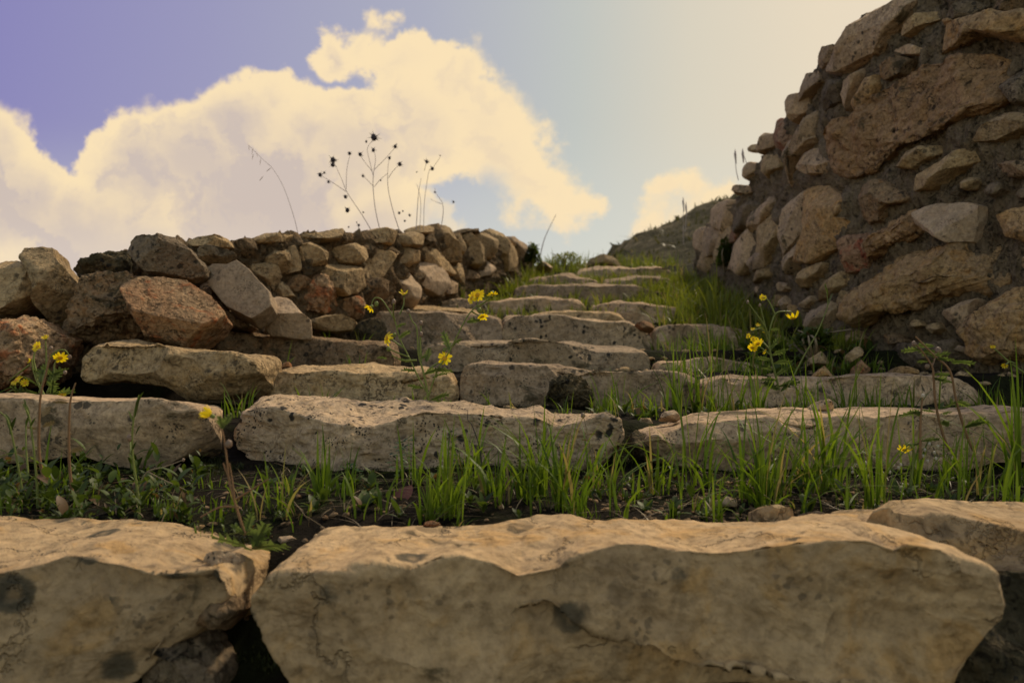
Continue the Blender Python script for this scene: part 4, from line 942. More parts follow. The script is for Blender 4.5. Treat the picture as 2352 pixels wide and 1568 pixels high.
blade_obj('grass', T, M['fargrass'], 'bright green grass covering the upper part of the stairs up to the crest', 'grass', 0.35, (0.005, 0.009), 23, 0.10)

r = np.random.default_rng(95); n = 9000; B = []
Xs = np.where(r.random(n) < .6, r.uniform(-3.6, -0.5, n), r.uniform(1.1, 3.6, n)); Ys = r.uniform(.35, 3.4, n)
pxo = 1176+Xs/Ys*F0; k = ((pxo < -40) | (pxo > 2420)) & (fbm(np.c_[Xs, Ys, 0*Xs], 3, 2) > -0.15); Xs, Ys = Xs[k], Ys[k]
V, Fc = blades(np.c_[Xs, Ys, ground_z(Xs, Ys)-.003], r.uniform(.03, .14, len(Xs)), r.uniform(.003, .005, len(Xs)), .4, 96)
tag(new_mesh('grass', V, Fc, M['grass']), 'grass on the open ground beside the lower steps', 'grass', kind='stuff')
M['straw'] = leaf_mat('dead_straw', rgb(.20,.15,.08), rgb(.12,.08,.045), None, 0.15)
r = np.random.default_rng(91); n = 900
px = r.uniform(-50, 2450, n); d = np.where(r.random(n) < .7, r.uniform(1.35, 1.8, n), r.uniform(2.25, 2.62, n))
Xs = S*(px-1176)/F0*d; Ys = S*d
V, Fc = blades(np.c_[Xs, Ys, ground_z(Xs, Ys)+r.uniform(0, .012, n)], r.uniform(.02, .07, n), r.uniform(.0008, .0022, n), 1.0, 92, seg=4)
c0 = np.repeat(ground_z(Xs, Ys), 10); V[:,2] = c0+(V[:,2]-c0)*0.35+.003
tag(new_mesh('dead_grass', V, Fc, M['straw']), 'dead straw and twigs lying on the soil among the grass', 'dead grass', kind='stuff')
# ------------------------------------------------------------------ broad-leaved weeds (stuff)
def leaf(base, az, elev, L, W, seed=0, n=6, lobes=0, fold=0.25, droop=0.5):
    """a single curved leaf: verts, faces"""
    t = np.linspace(0, 1, n+1)
    w = np.sin(np.clip(t*0.96+0.04, 0, 1)**0.9*math.pi)**0.8*W/2
    if lobes: w = w*(0.55+0.45*np.abs(np.sin(t*lobes*math.pi)))
    s = t*L; e = elev-droop*t
    hx_ = np.cumsum(np.r_[0, np.cos(e[:-1])*L/n]); hz_ = np.cumsum(np.r_[0, np.sin(e[:-1])*L/n])
    c, s_ = math.cos(az), math.sin(az)
    V = []
    for i in range(n+1):
        for k in (-1, 0, 1):
            up = abs(k)*fold*w[i]
            V.append((base[0]+c*hx_[i]-s_*k*w[i], base[1]+s_*hx_[i]+c*k*w[i], base[2]+hz_[i]+up))
    Fc = []
    for i in range(n):
        for k in (0, 1): Fc.append((i*3+k, (i+1)*3+k, (i+1)*3+k+1, i*3+k+1))
    return np.array(V), np.array(Fc)
class Acc:
    def __init__(s): s.V = []; s.F = []; s.n = 0
    def add(s, V, Fc): s.V.append(np.asarray(V)); s.F.append(np.asarray(Fc)+s.n); s.n += len(V)
    def build(s, name, mat, parent=None, **kw): return new_mesh(name, np.concatenate(s.V), np.concatenate(s.F), mat, parent, **kw)
A = Acc(); r = np.random.default_rng(31)
spots = [(r.uniform(-20, 470), r.uniform(1.4, 1.82), r.uniform(.012, .034)) for _ in range(120)]+[(r.uniform(-20, 640), r.uniform(1.34, 1.5), r.uniform(.006, .012)) for _ in range(70)]+[(r.uniform(600, 2380), r.uniform(1.42, 1.8), r.uniform(.015, .032)) for _ in range(110)]
spots += [(r.uniform(1350, 2380), r.uniform(2.25, 2.6), r.uniform(.015, .035)) for _ in range(70)]+[(r.uniform(40, 140), r.uniform(2.15, 2.4), .04) for _ in range(12)]
spots += [(r.uniform(1700, 2000), r.uniform(3.1, 4.0), r.uniform(.03, .06)) for _ in range(60)]+[(r.uniform(520, 900), r.uniform(2.3, 2.6), r.uniform(.012, .025)) for _ in range(14)]
for px, d, L in spots:
    X = S*(px-1176)/F0*d; Y = S*d; z = gz1(X, Y)
    k = r.integers(4, 9); a0 = r.uniform(0, 6.28); tall = r.uniform(0, 0.07) if px < 500 and d < 2 else r.uniform(0, 0.015)
    for j in range(k):
        ll = L*r.uniform(.6, 1.15)
        A.add(*leaf((X, Y, z+tall*j/k), a0+j*2.4, r.uniform(0.4, 1.35), ll, ll*r.uniform(.22, .5), droop=r.uniform(.2, 0.9)))
tag(A.build('weeds', M['weed']), 'low broad-leaved weeds and seedlings among the grass on the treads', 'weeds', kind='stuff')

# moss fuzz, its dark strips standing partly for shade under and between blocks (stuff)
r = np.random.default_rng(41); B = []
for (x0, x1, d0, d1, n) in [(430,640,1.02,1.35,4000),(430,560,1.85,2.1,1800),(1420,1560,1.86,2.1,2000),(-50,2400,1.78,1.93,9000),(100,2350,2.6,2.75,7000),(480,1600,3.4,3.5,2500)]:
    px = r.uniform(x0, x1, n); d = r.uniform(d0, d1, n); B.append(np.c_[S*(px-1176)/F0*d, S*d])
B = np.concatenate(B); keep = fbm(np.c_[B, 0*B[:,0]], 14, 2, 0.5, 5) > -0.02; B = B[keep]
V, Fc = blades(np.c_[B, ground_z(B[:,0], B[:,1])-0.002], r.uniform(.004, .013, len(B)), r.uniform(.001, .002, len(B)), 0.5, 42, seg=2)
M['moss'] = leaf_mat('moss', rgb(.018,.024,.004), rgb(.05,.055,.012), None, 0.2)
tag(new_mesh('moss', V, Fc, M['moss']), 'moss, coloured dark partly as painted shade, in the gaps and at the feet of the step blocks', 'moss', kind='stuff')

# hill scrub (stuff)
r = np.random.default_rng(43); T = []
n = 9000; hx_ = r.uniform(1.7, 9, n); hy_ = r.uniform(8, 17, n)
ii = np.clip(((hx_-1.5)/58.5*149).astype(int), 0, 148); jj = np.clip(((hy_-7.5)/52.5*139).astype(int), 0, 138)
V, Fc = blades(np.c_[hx_, hy_, HZ[ii, jj]-0.05], r.uniform(.06, .22, n), r.uniform(.02, .05, n), 0.6, 44, seg=3)
M['scrub'] = leaf_mat('scrub_leaf', rgb(.035,.036,.014), rgb(.09,.082,.035), rgb(.2,.16,.10), 0.3)
tag(new_mesh('scrub', V, Fc, M['scrub']), 'dull green scrub and dry grass covering the hillside behind the wall', 'scrub', kind='stuff')

# ------------------------------------------------------------------ plants with their own stems
def tube(pts, r0, r1, seg=6, sub=4):
    p = np.array(pts, float)
    if len(p) > 2:   # Catmull-Rom
        q = [p[0]]; e = np.vstack([2*p[0]-p[1], p, 2*p[-1]-p[-2]])
        for i in range(1, len(e)-2):
            for t in np.linspace(0, 1, sub+1)[1:]:
                a, b, c, d = e[i-1], e[i], e[i+1], e[i+2]
                q.append(0.5*((2*b)+(-a+c)*t+(2*a-5*b+4*c-d)*t*t+(-a+3*b-3*c+d)*t**3))
        p = np.array(q)
    n = len(p); T_ = np.gradient(p, axis=0); T_ /= np.linalg.norm(T_, axis=1)[:,None]+1e-9
    ref = np.array([0.3, 0.9, 0.2]); U = np.cross(T_, ref); U /= np.linalg.norm(U, axis=1)[:,None]+1e-9; W = np.cross(T_, U)
    rr_ = np.linspace(r0, r1, n)[:,None,None]; a = np.arange(seg)/seg*2*math.pi
    V = p[:,None,:]+rr_*(U[:,None,:]*np.cos(a)[None,:,None]+W[:,None,:]*np.sin(a)[None,:,None])
    return V.reshape(-1, 3), grid_faces(n, seg, True)
def frame(dirv):
    n = np.array(dirv, float); n /= np.linalg.norm(n); a = np.cross(n, [0.1, 0.2, 1.0]); a /= np.linalg.norm(a); return a, np.cross(n, a), n
def flower(parent, c, dirv, R, npet=10, droop=0.1, seed=0, half=False, petals=True):
    r = np.random.default_rng(seed); u, v, n = frame(dirv); c = np.array(c)
    # green cup
    prof = [(0.08, -0.62), (0.26, -0.55), (0.33, -0.3), (0.34, -0.05), (0.28, 0.02)]
    V = []; seg = 10
    for (rr_, h) in prof:
        for k in range(seg):
            a = k/seg*2*math.pi; V.append(c+n*h*R+(u*math.cos(a)+v*math.sin(a))*rr_*R)
    cup = new_mesh('flower_head', np.array(V), grid_faces(len(prof), seg, True), M['stem'], parent, origin=c)
    V = []; prof = [(0.33, 0.0), (0.30, 0.09), (0.2, 0.15), (0.08, 0.17), (0.0, 0.17)]
    for (rr_, h) in prof:
        for k in range(seg):
            a = k/seg*2*math.pi; V.append(c+n*h*R+(u*math.cos(a)+v*math.sin(a))*rr_*R)
    o = new_mesh('disc', np.array(V), grid_faces(len(prof), seg, True), M['disc']); o.location = np.array(o.location)-c; o.parent = cup
    if petals:
        A = Acc()
        for k in range(npet):
            if half and r.random() < 0.35: continue
            a = k/npet*2*math.pi+r.normal(0, .06); e = u*math.cos(a)+v*math.sin(a); s = np.cross(n, e)
            L = R*r.uniform(.85, 1.05); dr = droop+r.normal(0, .12)
            rows = []
            for t_, w in ((0, .08), (.25, .17), (.6, .2), (.88, .15), (1, .05)):
                q = c+e*(0.26*R+t_*(L-0.26*R))+n*(0.03-dr*t_*t_)*R
                for kk in (-1, 0, 1): rows.append(q+s*kk*w*R+n*abs(kk)*0.03*R)
            A.add(np.array(rows), np.array([(i*3+j, (i+1)*3+j, (i+1)*3+j+1, i*3+j+1) for i in range(4) for j in (0, 1)]))
        o = A.build('petals', M['petal']); o.location = np.array(o.location)-c; o.parent = cup
    return cup
def bud(parent, c, R, mat='bud', dirv=(0, 0, 1), name='bud'):
    V, Fc = cube_sphere(4); u, v, n = frame(dirv); q = V*np.array([.8, .8, 1.1])*R
    W = np.array(c)+q[:,:1]*u+q[:,1:2]*v+q[:,2:3]*n
    return new_mesh(name, W+np.random.default_rng(int(abs(c[0])*1e4)%999).normal(size=W.shape)*R*.08, Fc, M[mat], parent, origin=c)
def lobed_leaf(A, p, dirv, L, W, seed):
    """toothed, pinnately cut leaf as one strip of small lobes"""
    r = np.random.default_rng(seed); e = np.array(dirv, float); e /= np.linalg.norm(e); s = np.cross(e, [0, 0.6, 0.8]); s /= np.linalg.norm(s)+1e-9
    n = np.cross(s, e); k = 6
    V = []; Fc = []
    def add(a, b, c_, d_):
        i = len(V); V.extend([a, b, c_, d_]); Fc.append((i, i+1, i+2, i+3))
    for i in range(k):
        t0 = i/k; t1_ = (i+1)/k; c0 = p+e*L*t0-n*L*.15*t0**2; c1 = p+e*L*t1_-n*L*.15*t1_**2; ww = W*math.sin((t0*.85+.15)*math.pi)*.5+W*.05
        add(c0-s*W*.07, c1-s*W*.07, c1+s*W*.07, c0+s*W*.07)
        for sg in (-1, 1):
            tip = c1+s*sg*ww*r.uniform(.8, 1.2)+e*L*.05+n*r.normal()*ww*.2
            add(c0, c0+s*sg*ww*.35, tip, c1)
    A.add(np.array(V), np.array(Fc))

def plant(name, label, cat, base, d, stems, leaves, flowers, buds, rad=0.0030, mat='stem', group=None, drybuds='bud', leafmat='feather', jitter=0.03, leafs=0.035):
    """stems: lists of (px,py) each drawn at depth d with a small drift"""
    b = P(base[0], base[1], d); e = empty(name, b, label, cat, group)
    r = np.random.default_rng(int(base[0])); A = Acc()
    for i, st in enumerate(stems):
        dj = r.normal(0, jitter)
        pts = [P(x, y, d+dj*(k/(len(st)-1) if i else 0)) for k, (x, y) in enumerate(st)]
        A.add(*tube(pts, rad*(1 if i == 0 else .75), rad*.45))
    A.build('stem', M[mat], e)
    if leaves:
        A = Acc()
        for i, (x, y, dx_, dy_, L) in enumerate(leaves):
            lobed_leaf(A, P(x, y, d), (dx_, r.normal()*.4, dy_), L*1.55/F0*d*S, L/F0*d*S*.9, i)
        A.build('leaves', M[leafmat], e)
    for i, (x, y, R, dv, kw) in enumerate(flowers):
        flower(e, P(x, y, d), dv, R/F0*d*S, seed=i+int(base[0]), **kw)
    for (x, y, R, m_) in buds: bud(e, P(x, y, d), R/F0*d*S, m_)
    return e
YF = 'yellow ragwort plants'
r2 = Rg(2)
def z2(*p): return Rg(2)(list(p))
plant('flowering_plant', 'branching yellow-flowered weed in the middle of the picture, standing behind the crested block', 'flowering plant', (985,925), 2.3,
  [z2((905,1280),(895,1180),(870,1060),(840,950),(830,790),(800,740),(775,680)), z2((890,1190),(830,1080),(780,970),(720,850),(690,740),(640,650),(600,600),(560,595),(540,640)),
   z2((905,1220),(960,1060),(1040,930),(1100,810),(1160,700),(1215,640),(1215,590)), z2((860,1000),(855,900),(855,830)), z2((850,960),(850,850),(858,760)),
   z2((745,910),(700,880),(660,850),(635,850)), z2((690,740),(680,690),(683,630)), z2((720,700),(745,640),(748,590)), z2((1180,680),(1215,700),(1245,705)), z2((1215,650),(1280,610),(1310,570)),
   z2((880,1080),(930,1030),(980,1000),(1005,975)), z2((830,990),(740,990),(670,960)), z2((780,970),(700,940),(655,920))],
  [(*z2((870,1170))[0],-1,.3,22),(*z2((880,1080))[0],1,.5,26),(*z2((1040,930))[0],-.3,1,30),(*z2((1050,900))[0],.7,.6,18),(*z2((1150,750))[0],1,.3,22),(*z2((720,850))[0],1,.8,20),(*z2((820,1060))[0],-1,.2,20),
   (*z2((960,1060))[0],1,.2,28),(*z2((930,1100))[0],1,.4,24),(*z2((700,780))[0],1,.5,14),(*z2((855,980))[0],.8,.5,16),(*z2((910,1250))[0],1,.5,34),(*z2((920,1270))[0],1,.1,40),(*z2((900,1270))[0],-1,.3,24),(*z2((960,1270))[0],1,.1,36),(*z2((640,980))[0],-1,.2,14),(*z2((800,1000))[0],-1,.3,18),(*z2((890,1000))[0],.2,1,20)],
  [(*z2((1008,978))[0],18.5,(0,-1,.15),dict(npet=9)),(*z2((1218,575))[0],17,(-.2,-1,.25),dict(npet=11)),(*z2((1180,595))[0],15,(-.8,-.7,.3),dict(npet=10)),(*z2((1315,570))[0],14,(.3,-.2,-1),dict(npet=9,droop=.2)),
   (*z2((1250,712))[0],13,(.2,-.6,-.6),dict(npet=9,droop=-.2)),(*z2((640,850))[0],17,(-.8,-.8,.2),dict(npet=8,droop=.35)),(*z2((535,655))[0],13,(-.6,-.5,-.7),dict(npet=9,droop=-.3)),(*z2((746,565))[0],11,(0,-.6,.8),dict(npet=8,droop=-.4,half=True))],
  [(*z2((683,620))[0],6,'bud'),(*z2((775,680))[0],5.5,'bud'),(*z2((857,755))[0],5.5,'bud'),(*z2((857,825))[0],5.5,'bud'),(*z2((572,632))[0],6,'stem'),(*z2((688,830))[0],5,'stem'),(*z2((650,920))[0],6,'stem'),(*z2((1228,672))[0],6,'stem'),(*z2((1005,925))[0],5,'stem')], group=YF)
def z1(*p): return Rg(1)(list(p))
plant('flowering_plant', 'yellow-flowered weed at the left edge in front of the red brown boulder', 'flowering plant', (100,912), 2.2,
  [z1((290,1230),(240,1130),(210,1040),(205,980)), z1((250,1200),(290,1060),(295,960),(290,870)), z1((240,1100),(215,980),(235,910)), z1((300,1200),(340,1100),(350,1010),(400,960)), z1((180,1230),(100,1180),(40,1200)), z1((300,1000),(350,940),(410,925),(440,960)),
   z1((190,1020),(110,1080),(60,1120))],
  [(*z1((250,1130))[0],.2,1,26),(*z1((240,1150))[0],-1,.6,28),(*z1((300,1150))[0],.5,1,30),(*z1((340,1080))[0],1,.7,20),(*z1((340,1100))[0],-.6,1,22),(*z1((240,1200))[0],-1,.2,32),(*z1((300,1210))[0],1,.3,34),(*z1((330,1200))[0],.5,.8,30),(*z1((350,1220))[0],1,.4,26),(*z1((200,1230))[0],-.7,.6,30),(*z1((200,1050))[0],1,-.2,16)],
  [(*z1((240,905))[0],13,(-.2,-.9,.3),dict(npet=11,droop=-.2)),(*z1((290,850))[0],9,(0,-.5,.8),dict(npet=9,droop=-.5)),(*z1((385,975))[0],16,(.3,-.6,-.5),dict(npet=10,droop=.2)),(*z1((105,1120))[0],15,(-.4,-.7,.5),dict(npet=11)),(*z1((160,1135))[0],10,(.2,-.8,.1),dict(npet=10,droop=-.3)),(*z1((393,1210))[0],11,(.2,-.9,.2),dict(npet=10)),(*z1((195,995))[0],7,(-.8,-.6,.2),dict(npet=8,droop=-.6))],
  [(*z1((445,970))[0],5,'bud'),(*z1((415,1070))[0],5,'bud'),(*z1((325,915))[0],5,'bud')], group=YF)
def z4(*p): return Rg(4)(list(p))
plant('flowering_plant', 'yellow-flowered weed on the right in front of the shaded wall, one flower drooping', 'flowering plant', (1790,905), 2.6,
  [z4((790,1180),(760,1060),(735,950),(725,830),(750,730),(780,685),(860,680),(880,700)), z4((765,700),(720,610),(690,590)), z4((730,850),(690,760),(640,690),(592,625)), z4((715,860),(695,750),(670,645)), z4((730,920),(680,870),(650,860)), z4((725,830),(670,790),(630,800)), z4((740,960),(700,930),(660,900))],
  [(*z4((740,960))[0],1,.5,24),(*z4((735,990))[0],-1,.3,22),(*z4((750,1010))[0],1,.2,26),(*z4((750,1050))[0],-1,.4,22),(*z4((765,1090))[0],1,.7,26),(*z4((770,1120))[0],-1,.2,26),(*z4((730,930))[0],.6,1,22),(*z4((785,1160))[0],1,.4,30),(*z4((780,1180))[0],-1,.6,30),(*z4((800,1190))[0],.8,.8,28),(*z4((700,790))[0],-1,.5,14),(*z4((725,800))[0],1,.3,14)],
  [(*z4((880,722))[0],16,(.1,-.3,-1),dict(npet=9,droop=.75)),(*z4((685,592))[0],9,(-.3,-.8,.4),dict(npet=10,droop=-.1)),(*z4((655,885))[0],14,(.1,-.7,-.4),dict(npet=10,droop=.4)),(*z4((620,910))[0],12,(-.4,-.7,-.4),dict(npet=10,droop=.2)),(*z4((625,855))[0],8,(-.4,-.7,.3),dict(npet=9)),
   (*z4((592,835))[0],7,(-.8,-.5,.2),dict(npet=8)),(*z4((622,795))[0],6,(-.3,-.6,.8),dict(npet=8,droop=-.4)),(*z4((655,770))[0],6,(0,-.6,.8),dict(npet=8,droop=-.4)),(*z4((690,805))[0],6,(.5,-.6,.4),dict(npet=8)),(*z4((695,938))[0],7,(.4,-.6,-.5),dict(npet=8))],
  [(*z4((590,622))[0],4,'bud'),(*z4((668,642))[0],4,'bud')], group=YF)
def z5(*p): return Rg(5)(list(p))
def z6(*p): return Rg(6)(list(p))
def z7(*p): return Rg(7)(list(p))
plant('flowering_plant', 'thin reddish stalk left of the crested block, ending in one closing orange flower', 'flowering plant', (562,1225), 1.22,
  [z5((1225,830),(1180,690),(1145,560),(1130,430),(1110,310),(1080,275)), z5((1180,650),(1260,600),(1340,550)), z5((1170,640),(1160,560),(1145,470)), z5((1190,690),(1100,690),(1000,740)), z5((1150,560),(1125,500),(1115,470))],
  [(*z5((1110,300))[0],.1,1,26),(*z5((1110,290))[0],.6,1,22),(*z5((1220,820))[0],-1,.4,30),(*z5((1225,825))[0],1,.3,40),(*z5((1220,830))[0],-.6,.9,26),(*z5((1230,810))[0],.3,1,30),(*z5((1170,600))[0],1,.3,14),(*z5((1260,900))[0],1,.3,60),(*z5((1260,905))[0],-1,.5,60),(*z5((1270,900))[0],.5,1,55)],
  [(*z5((1052,232))[0],17,(-.9,-.3,.6),dict(npet=9,droop=-1.2,petals=True))], [(*z5((1143,375))[0],9,'bud')], rad=.0018, mat='rstem', group=YF)
plant('flowering_plant', 'small yellow flower hanging low in the right-hand grass, before the grey block', 'flowering plant', (2090,1130), 1.62,
  [z7((1270,640),(1280,520),(1290,420),(1270,375),(1245,390))], [(*z7((1290,430))[0],1,.6,20),(*z7((1280,500))[0],-1,.5,20)], [(*z7((1245,405))[0],16,(-.3,-.5,-.7),dict(npet=8,droop=.4))], [], group=YF)
plant('flowering_plant', 'thin leaning stem at the right edge with tiny yellow buds, before the wall', 'flowering plant', (2420,930), 2.3,
  [z4((2500,1150),(2400,1100),(2280,1020),(2200,950),(2155,912)), z4((2290,1010),(2260,1000),(2235,1020))], [], [(*z4((2155,910))[0],6,(-.5,-.5,.5),dict(npet=8,droop=-.6)),(*z4((2230,1022))[0],7,(-.5,-.6,-.3),dict(npet=8,droop=-.5))], [], group=YF)
# slim green stems with closed buds
def stemplant(label, base, d, stems, leaves, buds, mat='stem', rad=.002, group='slim stalks in the grass', name='stalk_plant', leafmat='weed', cat='wild plant'):
    return plant(name, label, cat, base, d, stems, leaves, [], buds, rad=rad, mat=mat, group=group, leafmat=leafmat)
def blade_leaf(e, d, items, mat='weed'):
    """lanceolate leaves hugging a stem: (px,py,dx,dz,L px)"""
    A = Acc()
    for (x, y, dx_, dz_, L) in items:
        p = P(x, y, d); l = L/F0*d*S; A.add(*leaf(p, 0 if dx_ > 0 else math.pi, math.atan2(dz_, abs(dx_)), l, l*.3, fold=.5, droop=.2))
    A.build('leaves', M[mat], e)
e = stemplant('upright green stem with lance leaves and one purple bud, before the smooth grey block', (322,1180), 1.45, [z5((700,775),(685,600),(665,460),(660,330),(675,200),(695,130)), z5((668,460),(655,420),(650,360))], [], [(*z5((648,345))[0],8,'bud')])
blade_leaf(e, 1.45, [(*z5((660,260))[0],-.3,1,26),(*z5((675,200))[0],.4,1,45),(*z5((675,240))[0],.15,1,45),(*z5((678,330))[0],.4,1,26),(*z5((665,480))[0],-.3,1,30),(*z5((655,430))[0],.3,1,36),(*z5((690,700))[0],.5,1,60),(*z5((690,680))[0],-.6,1,50)])
e = stemplant('pair of green bud stems at the far left, in front of the smooth grey block', (60,1120), 1.5, [z5((190,700),(180,520),(150,260),(115,175)), z5((110,600),(70,380),(40,260),(0,215)), z5((140,520),(130,380),(130,260))], [], [])
blade_leaf(e, 1.5, [(*z5((145,250))[0],-.2,1,40),(*z5((130,290))[0],.2,1,30),(*z5((55,320))[0],-.2,1,48),(*z5((50,330))[0],.25,1,44),(*z5((150,300))[0],.4,1,30),(*z5((130,190))[0],-.2,1,20)])
for (lab, b_, st, lv) in [
   ('tall reddish dry stalk leaning right at the far left, crossing the grey block', (100,1120), z5((215,540),(195,420),(195,250),(205,120),(235,0),(250,-80)), [(215,290,1,.6),(210,240,.5,1),(190,300,-1,.2)]),
   ('shorter forked reddish dry stalk, second from the left', (160,1130), z5((360,620),(345,450),(345,250),(355,140),(378,70)), [(350,420,1,.6),(340,170,-1,.2)])]:
    plant('dry_stalk', lab, 'dry plant', b_, 1.55, [st], [(*z5((a, b2))[0], u, w, 18) for a, b2, u, w in lv], [], [], rad=.0024, mat='rstem', group='dry reddish stalks', leafmat='dry')
plant('dry_stalk', 'bent dry twig arching over the dark gap left of the crested block', 'dry plant', (345,1150), 1.5, [z5((690,600),(735,515),(820,490),(915,455)), z5((740,515),(830,560),(940,610))], [], [], [(*z5((915,455))[0],4,'bud')], rad=.0014, mat='dry', group='dry reddish stalks')
plant('dry_stalk', 'thin leafless dark stem before the centre of the crested block', 'dry plant', (1105,1090), 1.7, [z6((770,480),(755,380),(720,280),(700,255),(700,210)), z6((765,420),(730,380),(705,360))], [], [], [], rad=.0012, mat='dark', group='dry reddish stalks')
plant('dry_stalk', 'dry stem with a round bud at the right end of the crested block', 'dry plant', (1365,1080), 1.7, [z6((1330,470),(1310,380),(1285,270),(1275,235))], [(*z6((1300,330))[0],1,.3,12),(*z6((1305,360))[0],-1,.3,12)], [], [(*z6((1275,233))[0],6,'bud')], rad=.0013, mat='dry', group='dry reddish stalks', leafmat='dry')
def thready(lab, b_, d, st, bd):
    lv = []
    rr_ = np.random.default_rng(int(b_[0]))
    for s in st:
        for k in range(1, len(s)-1):
            for _ in range(2): lv.append((s[k][0]+rr_.normal(0, 4), s[k][1]+rr_.normal(0, 14), rr_.choice([-1, 1]), rr_.uniform(-.2, .8), rr_.uniform(16, 34)))
    plant('dry_stalk', lab, 'dry plant', b_, d, st, lv, [], bd, rad=.0026, mat='rstem', group='dry reddish stalks', leafmat='feather')
thready('tall yellow brown stalk on the right with dried seed heads against the wall', (2150,1140), 1.75, [z4((1880,1568),(1840,1480),(1790,1280),(1775,1100),(1765,1030),(1700,930),(1650,880)), z4((1765,1030),(1790,960),(1800,930))], [(*z4((1650,885))[0],6,'bud'),(*z4((1735,1030))[0],6,'bud'),(*z4((1805,930))[0],8,'bud')])
thready('taller leaning stalk just right of the seed-headed one, feathery leaves at its foot', (2230,1140), 1.7, [z4((2030,1568),(1980,1450),(1920,1250),(1880,1060),(1780,960),(1660,840))], [])
thready('short dry stalk with white seed pods in the right grass', (2140,1150), 1.6, [z4((1690,1620),(1690,1440),(1695,1330),(1705,1225))], [(*z4((1707,1218))[0],5,'white')]+[(2136+dx_, 1033+dy_, 4, 'white') for dx_, dy_ in ((-12,0),(10,6),(-16,14),(14,20),(-6,26),(18,-8),(-2,-14))])
e = stemplant('tall slim curved stem with a pod-like tip, crossing in front of the right wall', (1830,905), 2.55, [z4((850,1150),(950,960),(1030,820),(1080,700),(1100,630),(1085,500))], [], [])
blade_leaf(e, 2.55, [(*z4((1100,580))[0],-.2,1,28),(*z4((1105,640))[0],.25,1,30),(*z4((850,1080))[0],.5,1,20)])
# white seed pods in the grass (a shepherd's purse)
plant('seed_plant', 'small plant with tiny white heart-shaped pods low in the right grass', 'wild plant', (1960,1140), 1.55, [z7((1080,700),(1010,600),(1000,540),(1010,470)), z7((1080,700),(1150,620),(1180,540),(1190,470))], [],
      [], [(*z7(p)[0],4,'white') for p in ((985,495),(1000,480),(1030,470),(1045,497),(985,515),(1165,500),(1190,480),(1215,495),(1225,480),(1170,515),(1050,470))], rad=.001, group='slim stalks in the grass')
# dark pinnate leaf sprays in front of the crested block
e = empty('vetch_plant', P(930,1100,1.78), 'dark green round-leaved creeper hanging before the crested block', 'wild plant'); A = Acc(); r = np.random.default_rng(77)
for st in [z6((350,540),(330,450),(350,380),(400,350)), z6((400,500),(380,440),(410,370)), z6((160,520),(120,490),(90,500))]:
    for k in range(14):
        t_ = k/13; i = min(int(t_*(len(st)-1)), len(st)-2); f_ = t_*(len(st)-1)-i
        x = st[i][0]*(1-f_)+st[i+1][0]*f_; y = st[i][1]*(1-f_)+st[i+1][1]*f_
        A.add(*leaf(P(x+r.normal(0, 3), y+r.normal(0, 3), 1.78), r.choice([0, math.pi])+r.normal(0, .5), r.uniform(0, .8), .012, .011, droop=.3))
A.build('leaves', M['clover'], e)
e = empty('vetch_plant', P(1060,1160,1.6), 'upright vetch spray with paired oval leaflets in the centre grass', 'wild plant'); A = Acc()
st = z6((600,500),(600,440),(605,380),(610,320))
for k in range(8):
    y = st[0][1]+(st[-1][1]-st[0][1])*k/7; x = st[0][0]+4*k/7
    for sg in (0, math.pi): A.add(*leaf(P(x, y, 1.6), sg, .5, .019, .006, droop=.2))
A.add(*tube([P(x, y, 1.6) for x, y in st], .001, .0006)); A.build('leaves', M['clover'], e)
# rounded leaf pair, one reddish
e = empty('broad_leaf_plant', P(880,1170,1.6), 'round leaf turned dull red beside a green one in the centre grass', 'wild plant'); A = Acc(); A.add(*leaf(P(905,1165,1.6), .9, 0.75, .05, .04, n=8, fold=.1, droop=.2)); A.build('red_leaf', leaf_mat('red_leaf', rgb(.14,.055,.03), rgb(.16,.06,.035), None, .3), e)
A = Acc(); A.add(*leaf(P(860,1160,1.6), 2.0, 0.7, .055, .034, n=8, fold=.15, droop=.6)); A.add(*leaf(P(880,1175,1.58), -2.5, .9, .05, .03, n=8)); A.build('green_leaf', M['weed'], e)

# --- dead thistles on the left wall
def spiky(parent, c, R, seed):
    r = np.random.default_rng(seed); V, Fc = cube_sphere(3); A = Acc(); q = V*R*.38*np.array([1, 1, 1.3]); A.add(q+c, Fc)
    for k in range(16):
        dv = r.normal(size=3); dv[2] = dv[2]*.8+.3; dv /= np.linalg.norm(dv); L = R*r.uniform(.6, 1.25); u, v, n = frame(dv); w = R*.07
        b0 = np.array([u*w, (-u*.5+v*.87)*w, (-u*.5-v*.87)*w])+c+dv*R*.25; A.add(np.vstack([b0, c+dv*L]), np.array([(0, 1, 3, 3)]))
        A.F[-1] = np.array([(0, 1, 3, 3), (1, 2, 3, 3), (2, 0, 3, 3)])+(A.n-4)
    faces = []
    for Fa in A.F:
        for q in Fa: faces.append(tuple(dict.fromkeys(int(i) for i in q)))
    return new_mesh('seed_head', np.concatenate(A.V), faces, M['dark'], parent, smooth=False, origin=c)
def z8(*p): return Rg(8)(list(p))
def thistle(label, base, d, stems, heads, seed, mat='vstem'):
    e = empty('dead_thistle', P(*z8(base)[0], d), label, 'dry plant', 'dead thistles on the left wall'); A = Acc(); r = np.random.default_rng(seed)
    for i, st in enumerate(stems): A.add(*tube([P(x, y, d) for x, y in z8(*st)], 0.0022 if i == 0 else .0015, .0009, 5))
    A.build('stem', M[mat], e)
    for k, (x, y, R) in enumerate(heads): spiky(e, P(*z8((x, y))[0], d+r.normal(0, .03)), R*.42/F0*d*S, seed+k)
D_ = 4.8
